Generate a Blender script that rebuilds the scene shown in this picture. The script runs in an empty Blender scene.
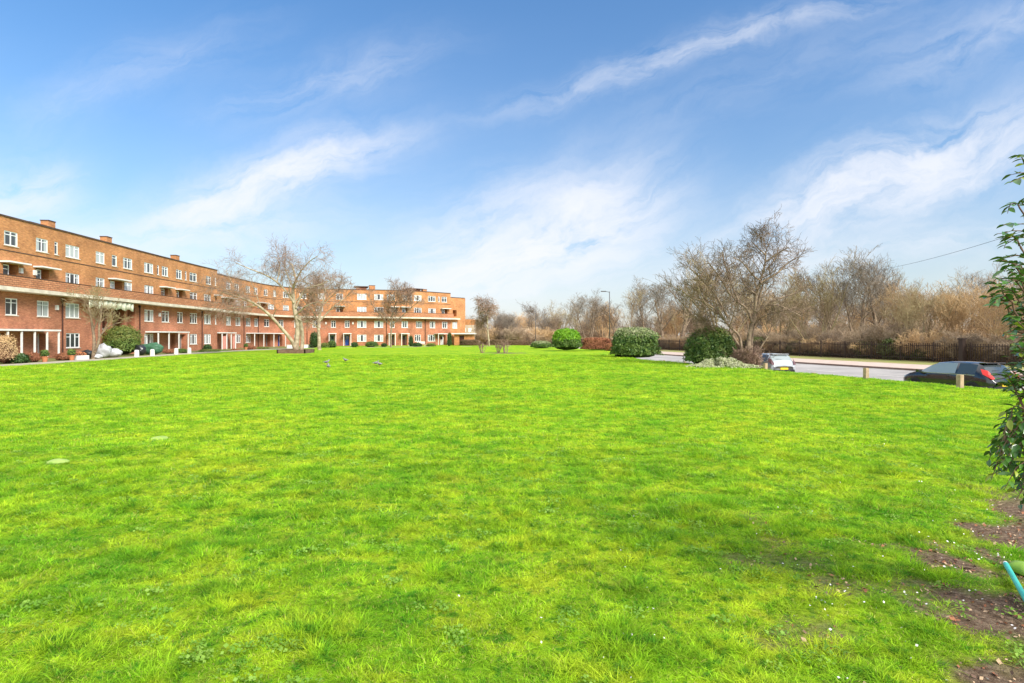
import bpy, bmesh, math, random
import numpy as np
from mathutils import Vector, Matrix

# ------------------------------------------------------------------ camera, sky, sun, exposure
scene = bpy.context.scene
COL = scene.collection
EYE = 1.9
FPX = 600.0
HOR = 336.0
cd = bpy.data.cameras.new("camera")
cam = bpy.data.objects.new("camera", cd)
COL.objects.link(cam)
cam.location = (0, 0, EYE)
cam.rotation_euler = (math.radians(90), 0, 0)
cd.sensor_width = 36.0
cd.lens = FPX / 1024 * 36.0
cd.shift_y = -5.5 / 1024
cd.clip_start = 0.1
cd.clip_end = 9000
scene.camera = cam

SUN_ELEV = math.radians(38)
SUN_AZ = math.radians(138)          # clockwise from +Y: behind the camera, to the right
sd = bpy.data.lights.new("sun", 'SUN')
sun = bpy.data.objects.new("sun", sd)
COL.objects.link(sun)
sd.energy = 2.2
sd.angle = math.radians(22)
sd.color = (1.0, 0.95, 0.87)
sdir = Vector((math.sin(SUN_AZ) * math.cos(SUN_ELEV), math.cos(SUN_AZ) * math.cos(SUN_ELEV), math.sin(SUN_ELEV)))
sun.rotation_euler = sdir.to_track_quat('Z', 'Y').to_euler()
sun.location = (0, 0, 60)

scene.view_settings.view_transform = 'Standard'
scene.view_settings.look = 'None'
scene.view_settings.exposure = 1.3
scene.view_settings.gamma = 1.0

world = bpy.data.worlds.new("World")
scene.world = world
world.use_nodes = True


def build_world():
    nt = world.node_tree
    nt.nodes.clear()
    N = nt.nodes.new
    L = nt.links.new
    out = N('ShaderNodeOutputWorld')
    bg = N('ShaderNodeBackground')
    bg.inputs[1].default_value = 0.12
    L(bg.outputs[0], out.inputs[0])
    sky = N('ShaderNodeTexSky')
    sky.sky_type = 'NISHITA'
    sky.sun_disc = False
    sky.sun_elevation = SUN_ELEV
    sky.sun_rotation = SUN_AZ
    sky.air_density = 1.0
    sky.dust_density = 0.6
    sky.ozone_density = 2.2

    def M(op, a, b=None, c=None):
        n = N('ShaderNodeMath'); n.operation = op
        for i, v in enumerate((a, b, c)):
            if v is None: continue
            if isinstance(v, (int, float)): n.inputs[i].default_value = v
            else: L(v, n.inputs[i])
        return n.outputs[0]
    tc = N('ShaderNodeTexCoord')
    sep = N('ShaderNodeSeparateXYZ')
    L(tc.outputs['Generated'], sep.inputs[0])
    yy = M('MAXIMUM', sep.outputs[1], 0.08)
    u = M('DIVIDE', sep.outputs[0], yy)
    v = M('DIVIDE', sep.outputs[2], yy)

    def noise(uo, vo, sc, det=6, dist=0.0, rough=0.55, seed=0.0):
        cb = N('ShaderNodeCombineXYZ')
        L(uo, cb.inputs[0]); L(vo, cb.inputs[1]); cb.inputs[2].default_value = seed
        n = N('ShaderNodeTexNoise')
        n.inputs['Scale'].default_value = sc
        n.inputs['Detail'].default_value = det
        n.inputs['Roughness'].default_value = rough
        n.inputs['Distortion'].default_value = dist
        L(cb.outputs[0], n.inputs['Vector'])
        return n.outputs[0]
    # soft warp so that the streaks have feathery, uneven edges
    w1 = M('MULTIPLY', M('SUBTRACT', noise(u, v, 2.2, 6, 0, .65, 1.3), 0.5), 0.22)
    w2 = M('MULTIPLY', M('SUBTRACT', noise(u, v, 2.7, 6, 0, .65, 7.7), 0.5), 0.14)
    uw = M('ADD', u, w1)
    vw = M('ADD', v, w2)

    def streak(px0, py0, px1, py1, width, amp, fib=9.0, seed=0.0, soft=1.0):
        """a cloud streak between two sky directions (given as slopes of the view direction)"""
        a0, b0 = (px0 - 512) / 600, (336 - py0) / 600
        a1, b1 = (px1 - 512) / 600, (336 - py1) / 600
        cx, cy = (a0 + a1) / 2, (b0 + b1) / 2
        Ls = math.hypot(a1 - a0, b1 - b0)
        c, s = (a1 - a0) / Ls, (b1 - b0) / Ls
        W = width / 600
        du = M('SUBTRACT', uw, cx); dv = M('SUBTRACT', vw, cy)
        al = M('ADD', M('MULTIPLY', du, c), M('MULTIPLY', dv, s))
        ac = M('SUBTRACT', M('MULTIPLY', dv, c), M('MULTIPLY', du, s))
        ea = M('POWER', M('ABSOLUTE', M('DIVIDE', al, Ls * 0.55)), 2.6)
        eb = M('POWER', M('ABSOLUTE', M('DIVIDE', ac, W)), 1.6)
        g = M('EXPONENT', M('MULTIPLY', M('ADD', ea, eb), -1.0))
        # fibres drawn out along the streak
        f = noise(M('MULTIPLY', al, 1.1), M('MULTIPLY', ac, 4.0), fib, 8, 0.5, 0.62, seed)
        f = M('MULTIPLY_ADD', f, 3.5, -1.15)
        f = M('MAXIMUM', M('MINIMUM', f, 1.0), 0.0)
        return M('MULTIPLY', M('MULTIPLY', g, f), amp)
    st = [
        streak(150, 235, 370, 150, 26, .9, 5, 2.0),
        streak(180, 218, 360, 158, 16, 1.6, 8, 2.6),
        streak(520, 100, 860, 6, 13, .5, 8, 3.0),
        streak(560, 160, 1000, -10, 30, .12, 5, 4.0),
        streak(745, 242, 1010, 118, 26, 1.5, 5, 5.0),
        streak(850, 222, 1040, 135, 20, .7, 7, 5.5),
        streak(650, 280, 1060, 225, 22, .5, 5, 6.0),
        streak(420, 285, 640, 205, 42, 2.3, 4, 7.0),
        streak(480, 290, 600, 190, 22, 1.0, 6, 7.6),
        streak(-60, 215, 60, 175, 26, .9, 5, 8.0),
        streak(-60, 245, 300, 232, 26, .8, 5, 9.0),
        streak(20, 120, 240, 40, 24, .2, 5, 10.0),
        streak(230, 115, 420, 50, 22, .3, 5, 12.0),
        streak(880, 80, 1100, -10, 24, .35, 5, 14.0),
        streak(1060, 100, 1240, 60, 40, .8, 5, 15.0),
        streak(-400, 120, -120, 60, 50, .8, 5, 16.0),
        streak(1250, 150, 1700, 20, 60, .9, 5, 17.0),
    ]
    tot = st[0]
    for x in st[1:]: tot = M('ADD', tot, x)
    # pale veil thickening towards the horizon
    veil = M('EXPONENT', M('MULTIPLY', M('MAXIMUM', v, 0.0), -6.5))
    vn = noise(uw, M('MULTIPLY', vw, 2.0), 1.6, 4, 0, .55, 21.0)
    tot = M('ADD', tot, M('MULTIPLY', veil, M('MULTIPLY_ADD', vn, .8, .22)))
    # cloud added behind the camera and overhead, out of view, for soft fill light
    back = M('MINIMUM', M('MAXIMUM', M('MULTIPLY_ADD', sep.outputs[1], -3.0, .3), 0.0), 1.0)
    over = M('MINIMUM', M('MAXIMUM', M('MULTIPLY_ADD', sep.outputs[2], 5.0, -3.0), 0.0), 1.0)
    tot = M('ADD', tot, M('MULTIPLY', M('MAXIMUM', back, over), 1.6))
    tot = M('SUBTRACT', 1.0, M('EXPONENT', M('MULTIPLY', tot, -1.25)))
    tot = M('MINIMUM', tot, 0.97)
    hs = N('ShaderNodeHueSaturation')
    hs.inputs['Hue'].default_value = 0.500
    hs.inputs['Saturation'].default_value = 1.24
    hs.inputs['Value'].default_value = 0.80
    L(sky.outputs[0], hs.inputs['Color'])
    hd_ = M('MULTIPLY_ADD', M('EXPONENT', M('MULTIPLY', M('MAXIMUM', v, 0.0), -3.2)), -.40, .76)
    L(hd_, hs.inputs['Value'])
    mx = N('ShaderNodeMix'); mx.data_type = 'RGBA'
    L(tot, mx.inputs['Factor'])
    L(hs.outputs[0], mx.inputs['A'])
    mx.inputs['B'].default_value = (3.32, 3.38, 3.6, 1)
    # extra brightness added to that unseen cloud to strengthen the fill
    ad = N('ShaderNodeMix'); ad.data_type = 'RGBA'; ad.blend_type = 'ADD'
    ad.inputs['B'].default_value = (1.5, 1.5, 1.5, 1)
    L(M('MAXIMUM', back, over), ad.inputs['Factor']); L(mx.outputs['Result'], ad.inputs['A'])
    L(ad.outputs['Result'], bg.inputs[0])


build_world()

# ------------------------------------------------------------------ helpers
PI = math.pi
rad = math.radians


def tag(o, label=None, cat=None, group=None, kind=None):
    if label: o['label'] = label
    if cat: o['category'] = cat
    if group: o['group'] = group
    if kind: o['kind'] = kind
    return o


def empty(name, label, cat, loc=(0, 0, 0), rz=0, group=None):
    o = bpy.data.objects.new(name, None)
    COL.objects.link(o)
    o.location = loc
    o.rotation_euler = (0, 0, rz)
    o.empty_display_size = 0.3
    tag(o, label, cat, group)
    return o


def link(name, me, parent=None, mats=None, loc=None, rz=None):
    o = bpy.data.objects.new(name, me)
    COL.objects.link(o)
    if mats is not None and len(me.materials) == 0:
        for m in (mats if isinstance(mats, (list, tuple)) else [mats]):
            me.materials.append(m)
    if parent is not None: o.parent = parent
    if loc is not None: o.location = loc
    if rz is not None: o.rotation_euler = (0, 0, rz)
    return o


def copy_tree(o, parent=None):
    c = o.copy()
    COL.objects.link(c)
    if parent is not None: c.parent = parent
    for ch in list(o.children):
        copy_tree(ch, c)
    return c


def np_mesh(name, verts, faces, smooth=False, midx=None):
    """verts (V,3); faces (F,k) same k, or list of such arrays"""
    me = bpy.data.meshes.new(name)
    if not isinstance(faces, list): faces = [faces]
    faces = [np.asarray(f, dtype=np.int32) for f in faces if len(f)]
    verts = np.asarray(verts, dtype=np.float32)
    me.vertices.add(len(verts))
    me.vertices.foreach_set('co', verts.ravel())
    nl = sum(f.size for f in faces); nf = sum(len(f) for f in faces)
    me.loops.add(nl); me.polygons.add(nf)
    me.loops.foreach_set('vertex_index', np.concatenate([f.ravel() for f in faces]))
    tot = np.concatenate([np.full(len(f), f.shape[1], dtype=np.int32) for f in faces])
    st = np.concatenate([[0], np.cumsum(tot)[:-1]]).astype(np.int32)
    me.polygons.foreach_set('loop_start', st)
    me.polygons.foreach_set('loop_total', tot)
    if midx is not None: me.polygons.foreach_set('material_index', np.asarray(midx, dtype=np.int32))
    me.polygons.foreach_set('use_smooth', np.full(nf, smooth, dtype=bool))
    me.update(calc_edges=True)
    return me


class MB:
    """collects boxes, prisms and free quads into one mesh, with uv in metres"""
    def __init__(s):
        s.v = []; s.f = []; s.uv = []; s.m = []

    def quad(s, a, b, c, d, uv=None, m=0):
        i = len(s.v)
        s.v += [tuple(a), tuple(b), tuple(c), tuple(d)]
        s.f.append((i, i + 1, i + 2, i + 3)); s.m.append(m)
        s.uv += list(uv) if uv else [(0, 0)] * 4

    def box(s, x0, x1, y0, y1, z0, z1, m=0, mat=None):
        P = [Vector(p) for p in ((x0, y0, z0), (x1, y0, z0), (x1, y1, z0), (x0, y1, z0), (x0, y0, z1), (x1, y0, z1), (x1, y1, z1), (x0, y1, z1))]
        Q = [mat @ p for p in P] if mat is not None else P
        for q in ((0, 1, 5, 4), (1, 2, 6, 5), (2, 3, 7, 6), (3, 0, 4, 7), (4, 5, 6, 7), (3, 2, 1, 0)):
            pts = [Q[k] for k in q]; o = [P[k] for k in q]
            if q in ((0, 1, 5, 4), (2, 3, 7, 6)): uv = [(p.x, p.z) for p in o]
            elif q in ((1, 2, 6, 5), (3, 0, 4, 7)): uv = [(p.y, p.z) for p in o]
            else: uv = [(p.x, p.y) for p in o]
            s.quad(*pts, uv=uv, m=m)

    def cyl(s, p0, p1, r0, r1, n=10, m=0, cap=True):
        p0 = Vector(p0); p1 = Vector(p1)
        t = (p1 - p0).normalized()
        a = t.cross(Vector((0, 0, 1)) if abs(t.z) < .9 else Vector((1, 0, 0))).normalized(); b = t.cross(a)
        i = len(s.v)
        for k in range(n):
            w = 2 * PI * k / n
            d = a * math.cos(w) + b * math.sin(w)
            s.v.append(tuple(p0 + d * r0)); s.v.append(tuple(p1 + d * r1))
        for k in range(n):
            k2 = (k + 1) % n
            s.f.append((i + 2 * k, i + 2 * k2, i + 2 * k2 + 1, i + 2 * k + 1)); s.m.append(m); s.uv += [(0, 0)] * 4
        if cap:
            s.f.append(tuple(i + 2 * k + 1 for k in range(n))); s.m.append(m); s.uv += [(0, 0)] * n
            s.f.append(tuple(i + 2 * k for k in reversed(range(n)))); s.m.append(m); s.uv += [(0, 0)] * n

    def mesh(s, name, smooth=False, mats=None):
        me = bpy.data.meshes.new(name)
        me.from_pydata(s.v, [], s.f)
        ul = me.uv_layers.new(name='UVMap')
        if len(s.uv) == len(me.loops):
            ul.data.foreach_set('uv', np.array(s.uv, dtype=np.float32).ravel())
        for p, k in zip(me.polygons, s.m):
            p.material_index = k
            p.use_smooth = smooth
        if mats:
            for m in mats: me.materials.append(m)
        return me

    def build(s, name, mats, parent=None, loc=None, rz=None, smooth=False, bevel=0):
        me = s.mesh(name, smooth, mats if isinstance(mats, (list, tuple)) else [mats])
        if bevel:
            bm = bmesh.new(); bm.from_mesh(me)
            bmesh.ops.remove_doubles(bm, verts=bm.verts, dist=1e-5)
            bmesh.ops.bevel(bm, geom=bm.edges[:], offset=bevel, segments=2, affect='EDGES', profile=.6)
            bm.to_mesh(me); bm.free()
        return link(name, me, parent, None, loc, rz)


def tubes(polys, sides):
    """polys: list of (pts Nx3, radii N). returns verts, quads"""
    V = []; F = []; base = 0
    byn = {}
    for p, r in polys: byn.setdefault(len(p), []).append((p, r))
    for n, lst in byn.items():
        P = np.array([p for p, r in lst], dtype=np.float64)
        R = np.array([r for p, r in lst], dtype=np.float64)
        T = np.gradient(P, axis=1)
        T /= np.linalg.norm(T, axis=2, keepdims=True) + 1e-9
        ref = np.zeros_like(T); ref[..., 0] = .31; ref[..., 1] = .95; ref[..., 2] = .08
        A = np.cross(T, ref); A /= np.linalg.norm(A, axis=2, keepdims=True) + 1e-9
        B = np.cross(T, A)
        k = sides
        ang = np.arange(k) * 2 * PI / k
        ring = P[:, :, None, :] + R[:, :, None, None] * (A[:, :, None, :] * np.cos(ang)[None, None, :, None] + B[:, :, None, :] * np.sin(ang)[None, None, :, None])
        Mn = len(lst)
        V.append(ring.reshape(-1, 3))
        idx = np.arange(Mn * n * k).reshape(Mn, n, k) + base
        a = idx[:, :-1, :]; b = np.roll(a, -1, axis=2); d = idx[:, 1:, :]; c = np.roll(d, -1, axis=2)
        F.append(np.stack([a, b, c, d], axis=-1).reshape(-1, 4))
        base += Mn * n * k
    return np.concatenate(V), np.concatenate(F)


# ------------------------------------------------------------------ materials
def mat(name, col, rough=.8, metal=0, spec=.3, vary=None, scale=1.0, bump=0, obj_rand=0, transl=0, bscale=None, coat=0):
    m = bpy.data.materials.new(name)
    m.use_nodes = True
    nt = m.node_tree; N = nt.nodes.new; L = nt.links.new
    b = nt.nodes['Principled BSDF']
    b.inputs['Base Color'].default_value = (*col, 1)
    b.inputs['Roughness'].default_value = rough
    b.inputs['Metallic'].default_value = metal
    b.inputs['Specular IOR Level'].default_value = spec
    if coat: b.inputs['Coat Weight'].default_value = coat
    geo = N('ShaderNodeNewGeometry')
    c = None
    if vary is not None:
        n = N('ShaderNodeTexNoise'); n.inputs['Scale'].default_value = scale; n.inputs['Detail'].default_value = 5
        L(geo.outputs['Position'], n.inputs['Vector'])
        r = N('ShaderNodeValToRGB')
        r.color_ramp.elements[0].position = .35; r.color_ramp.elements[1].position = .65
        r.color_ramp.elements[0].color = (*col, 1); r.color_ramp.elements[1].color = (*vary, 1)
        L(n.outputs[0], r.inputs[0])
        c = r.outputs[0]
    if obj_rand:
        oi = N('ShaderNodeObjectInfo')
        mr = N('ShaderNodeMapRange')
        mr.inputs[3].default_value = 1 - obj_rand; mr.inputs[4].default_value = 1 + obj_rand
        L(oi.outputs['Random'], mr.inputs[0])
        hs = N('ShaderNodeHueSaturation')
        if c is not None: L(c, hs.inputs['Color'])
        else: hs.inputs['Color'].default_value = (*col, 1)
        L(mr.outputs[0], hs.inputs['Value'])
        c = hs.outputs[0]
    if c is not None: L(c, b.inputs['Base Color'])
    if bump:
        n2 = N('ShaderNodeTexNoise'); n2.inputs['Scale'].default_value = bscale or scale * 6; n2.inputs['Detail'].default_value = 6
        L(geo.outputs['Position'], n2.inputs['Vector'])
        bp = N('ShaderNodeBump'); bp.inputs['Strength'].default_value = bump; bp.inputs['Distance'].default_value = .05
        L(n2.outputs[0], bp.inputs['Height']); L(bp.outputs[0], b.inputs['Normal'])
    if transl:
        tr = N('ShaderNodeBsdfTranslucent')
        if c is not None: L(c, tr.inputs[0])
        else: tr.inputs[0].default_value = (*col, 1)
        mx = N('ShaderNodeMixShader'); mx.inputs[0].default_value = transl
        L(b.outputs[0], mx.inputs[1]); L(tr.outputs[0], mx.inputs[2])
        L(mx.outputs[0], nt.nodes['Material Output'].inputs[0])
    return m


def brick_mat(name, c1, c2, mortar, bw=.225, bh=.075, rough=.85, patch=(.8, 1.15), band=False):
    m = bpy.data.materials.new(name); m.use_nodes = True
    nt = m.node_tree; N = nt.nodes.new; L = nt.links.new
    b = nt.nodes['Principled BSDF']; b.inputs['Roughness'].default_value = rough; b.inputs['Specular IOR Level'].default_value = .2
    uv = N('ShaderNodeUVMap')
    br = N('ShaderNodeTexBrick')
    br.inputs['Color1'].default_value = (*c1, 1); br.inputs['Color2'].default_value = (*c2, 1); br.inputs['Mortar'].default_value = (*mortar, 1)
    br.inputs['Scale'].default_value = 1.0
    br.inputs['Brick Width'].default_value = bw; br.inputs['Row Height'].default_value = bh
    br.inputs['Mortar Size'].default_value = .009 if not band else .02
    br.inputs['Mortar Smooth'].default_value = .2
    L(uv.outputs[0], br.inputs['Vector'])
    geo = N('ShaderNodeNewGeometry')
    n = N('ShaderNodeTexNoise'); n.inputs['Scale'].default_value = .55; n.inputs['Detail'].default_value = 7; n.inputs['Roughness'].default_value = .62
    L(geo.outputs['Position'], n.inputs['Vector'])
    mr = N('ShaderNodeMapRange'); mr.inputs[1].default_value = .3; mr.inputs[2].default_value = .7
    mr.inputs[3].default_value = patch[0]; mr.inputs[4].default_value = patch[1]
    L(n.outputs[0], mr.inputs[0])
    # brick-sized mottling, so a wall far away still shows its courses as a grain
    mp = N('ShaderNodeMapping'); mp.inputs['Scale'].default_value = (1.6, 5.5, 1)
    L(uv.outputs[0], mp.inputs[0])
    n3 = N('ShaderNodeTexNoise'); n3.inputs['Scale'].default_value = 1.5; n3.inputs['Detail'].default_value = 4; n3.inputs['Roughness'].default_value = .7
    L(mp.outputs[0], n3.inputs['Vector'])
    mr3 = N('ShaderNodeMapRange'); mr3.inputs[1].default_value = .3; mr3.inputs[2].default_value = .7; mr3.inputs[3].default_value = .72; mr3.inputs[4].default_value = 1.25
    L(n3.outputs[0], mr3.inputs[0])
    mu = N('ShaderNodeMath'); mu.operation = 'MULTIPLY'; L(mr.outputs[0], mu.inputs[0]); L(mr3.outputs[0], mu.inputs[1])
    hs = N('ShaderNodeHueSaturation'); L(br.outputs[0], hs.inputs['Color']); L(mu.outputs[0], hs.inputs['Value'])
    L(hs.outputs[0], b.inputs['Base Color'])
    bp = N('ShaderNodeBump'); bp.inputs['Strength'].default_value = .4; bp.inputs['Distance'].default_value = .02
    L(br.outputs['Fac'], bp.inputs['Height']); bp.invert = True
    L(bp.outputs[0], b.inputs['Normal'])
    return m


M_red = brick_mat('red brick', (.53, .20, .10), (.41, .135, .068), (.38, .24, .17), patch=(.68, 1.22))
M_org = brick_mat('orange brick', (.60, .26, .092), (.49, .19, .068), (.46, .29, .17), patch=(.70, 1.20))
M_par = brick_mat('parapet brick', (.58, .27, .14), (.48, .20, .10), (.22, .11, .07), bw=.45, bh=.16, band=True)
M_white = mat('white paint', (.80, .79, .76), .5, vary=(.70, .69, .65), scale=2)
M_upvc = mat('white window frame', (.86, .87, .87), .35)
M_conc = mat('pale concrete edge', (.72, .66, .54), .8, vary=(.55, .49, .40), scale=1.4)
M_cop = mat('dark coping', (.07, .045, .035), .7, vary=(.12, .07, .05), scale=1.0)
M_roof = mat('bitumen roof', (.09, .085, .08), .9)
M_dark = mat('dark interior', (.035, .028, .024), .9)
M_pipe = mat('brown drainpipe', (.07, .03, .022), .5)
M_door_blue = mat('blue door paint', (.02, .07, .32), .4)
M_door_green = mat('pale green door paint', (.16, .36, .26), .4)
M_door_white = mat('white door paint', (.75, .76, .76), .4)
M_door_brown = mat('dark door paint', (.08, .03, .025), .4)
M_paint_black = mat('black car paint', (.012, .013, .016), .2, spec=.5, coat=.9)
M_paint_white = mat('silver white car paint', (.40, .43, .46), .3, spec=.5, coat=.8)
M_carglass = mat('car glass', (.05, .065, .07), .04, spec=1.0)
M_carglass_lt = mat('sky lit car glass', (.26, .31, .32), .04, spec=1.0, coat=1.0)
M_rubber = mat('tyre rubber', (.02, .02, .02), .8)
M_alloy = mat('alloy wheel', (.5, .5, .52), .35, metal=.8)
M_redlamp = mat('red lamp lens', (.62, .03, .025), .35, spec=.4)
M_clearlamp = mat('clear lamp lens', (.6, .62, .65), .15, spec=.6)
M_trim = mat('black plastic trim', (.02, .02, .022), .5)
M_yellow = mat('yellow number plate', (.75, .55, .03), .5)
M_steel = mat('galvanised lamp steel', (.10, .095, .09), .5, metal=.3)
M_iron = mat('dark railing iron', (.045, .028, .022), .6)
M_wood = mat('weathered pale timber', (.46, .34, .22), .85, vary=(.34, .24, .15), scale=8)
M_darkwood = mat('dark old timber', (.13, .075, .05), .9, vary=(.2, .13, .09), scale=6)
M_bark = mat('grey brown bark', (.17, .12, .085), .95, vary=(.34, .26, .17), scale=3.5, bump=.5)
M_twig = mat('brown twigs', (.15, .105, .072), .95, vary=(.25, .18, .12), scale=1.5)
M_twig_red = mat('reddish seedy twigs', (.25, .16, .115), .95, vary=(.34, .24, .175), scale=2)
M_birch = mat('cream plane bark', (.52, .44, .31), .9, vary=(.26, .20, .13), scale=2.2, bump=.3)
M_twig_grey = mat('grey twigs', (.19, .16, .125), .95, vary=(.30, .25, .19), scale=1)
M_twig_tan = mat('tan twigs', (.56, .39, .20), .95, vary=(.46, .31, .17), scale=.35, obj_rand=.3)
M_twig_green = mat('lichen olive twigs', (.33, .275, .135), .95, vary=(.28, .205, .125), scale=.6)
M_scrub = mat('scrub stems', (.50, .385, .25), .95, vary=(.36, .265, .18), scale=.22, obj_rand=.35)
M_ivy = mat('ivy leaves', (.11, .16, .035), .5, vary=(.19, .20, .06), scale=1.0, obj_rand=.3, transl=.15)
M_hedge = mat('hedge leaves', (.04, .10, .022), .5, vary=(.17, .25, .055), scale=3.2, transl=.2)
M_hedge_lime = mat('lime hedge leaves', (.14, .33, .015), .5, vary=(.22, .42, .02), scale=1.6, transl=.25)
M_hedge_grey = mat('pale top lit hedge leaves', (.34, .36, .20), .6, vary=(.22, .28, .10), scale=2.5, transl=.2)  # paler leaves for hedge tops, the light from above put into the colour
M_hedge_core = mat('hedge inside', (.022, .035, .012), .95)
M_brownleaf = mat('brown dead leaves', (.40, .18, .09), .8, vary=(.28, .11, .06), scale=2, transl=.2)
M_dullleaf = mat('dull brown leaves', (.25, .16, .10), .85, vary=(.17, .12, .065), scale=1.2, transl=.2)
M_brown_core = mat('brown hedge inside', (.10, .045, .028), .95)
M_shrub_dark = mat('dark evergreen leaves', (.03, .075, .02), .45, vary=(.06, .12, .03), scale=3, transl=.1)
M_shrub_mid = mat('mid green leaves', (.11, .20, .04), .5, vary=(.20, .27, .06), scale=2, transl=.2)
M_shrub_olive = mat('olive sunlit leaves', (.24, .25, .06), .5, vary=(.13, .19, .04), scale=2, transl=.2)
M_laurel = mat('glossy laurel leaves', (.045, .13, .02), .22, spec=.6, vary=(.10, .22, .035), scale=9, transl=.12)
M_laurel_pale = mat('yellow young leaves', (.30, .38, .04), .3, spec=.5, transl=.25)
M_ground_cover = mat('grey green ground cover leaves', (.38, .42, .20), .6, vary=(.50, .50, .34), scale=6)
M_bag = mat('white plastic sheet', (.62, .63, .64), .4, spec=.5, vary=(.44, .45, .47), scale=3)
M_blackbag = mat('black plastic', (.02, .022, .025), .3, spec=.5)
M_tarp = mat('green tarpaulin', (.035, .11, .06), .5, vary=(.07, .17, .10), scale=3)
M_terra = mat('terracotta', (.55, .22, .10), .8)
M_teal = mat('teal tube', (.03, .42, .34), .35, spec=.5, vary=(.06, .50, .42), scale=14)
M_lime = mat('lime plastic', (.26, .44, .06), .4, transl=.2)
M_petal = mat('white petals', (.80, .76, .74), .6)
M_stone = mat('pale stone', (.30, .40, .11), .95, vary=(.24, .36, .08), scale=8)
M_cable = mat('overhead cable', (.08, .08, .09), .6)
M_pigeon = mat('grey pigeon feathers', (.10, .10, .11), .6, vary=(.36, .35, .34), scale=12)
M_pinkwall = mat('pink paint', (.66, .30, .24), .7)
M_cream = mat('cream render', (.60, .50, .38), .8, vary=(.5, .4, .3), scale=.5)


def pane_mat():
    m = bpy.data.materials.new('window glass'); m.use_nodes = True
    nt = m.node_tree; N = nt.nodes.new; L = nt.links.new
    b = nt.nodes['Principled BSDF']
    b.inputs['Roughness'].default_value = .08
    b.inputs['Specular IOR Level'].default_value = .9
    oi = N('ShaderNodeObjectInfo')
    tc = N('ShaderNodeTexCoord')
    sp = N('ShaderNodeSeparateXYZ'); L(tc.outputs['Object'], sp.inputs[0])
    # net curtains: folds seen through the glass, drawn to a different width in each window
    wv = N('ShaderNodeTexWave'); wv.inputs['Scale'].default_value = 4.5; wv.inputs['Distortion'].default_value = 1.5
    L(tc.outputs['Object'], wv.inputs['Vector'])
    r = N('ShaderNodeValToRGB')
    r.color_ramp.elements[0].color = (.30, .34, .36, 1); r.color_ramp.elements[1].color = (.56, .58, .57, 1)
    L(wv.outputs[0], r.inputs[0])
    ab = N('ShaderNodeMath'); ab.operation = 'ABSOLUTE'; L(sp.outputs[0], ab.inputs[0])
    th = N('ShaderNodeMath'); th.operation = 'MULTIPLY_ADD'; th.inputs[1].default_value = -1.1; th.inputs[2].default_value = .95
    L(oi.outputs['Random'], th.inputs[0])
    gt = N('ShaderNodeMath'); gt.operation = 'GREATER_THAN'; L(ab.outputs[0], gt.inputs[0]); L(th.outputs[0], gt.inputs[1])
    mx = N('ShaderNodeMix'); mx.data_type = 'RGBA'
    L(gt.outputs[0], mx.inputs['Factor'])
    mx.inputs['A'].default_value = (.05, .055, .06, 1)
    L(r.outputs[0], mx.inputs['B'])
    L(mx.outputs['Result'], b.inputs['Base Color'])
    return m


M_pane = pane_mat()


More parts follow.
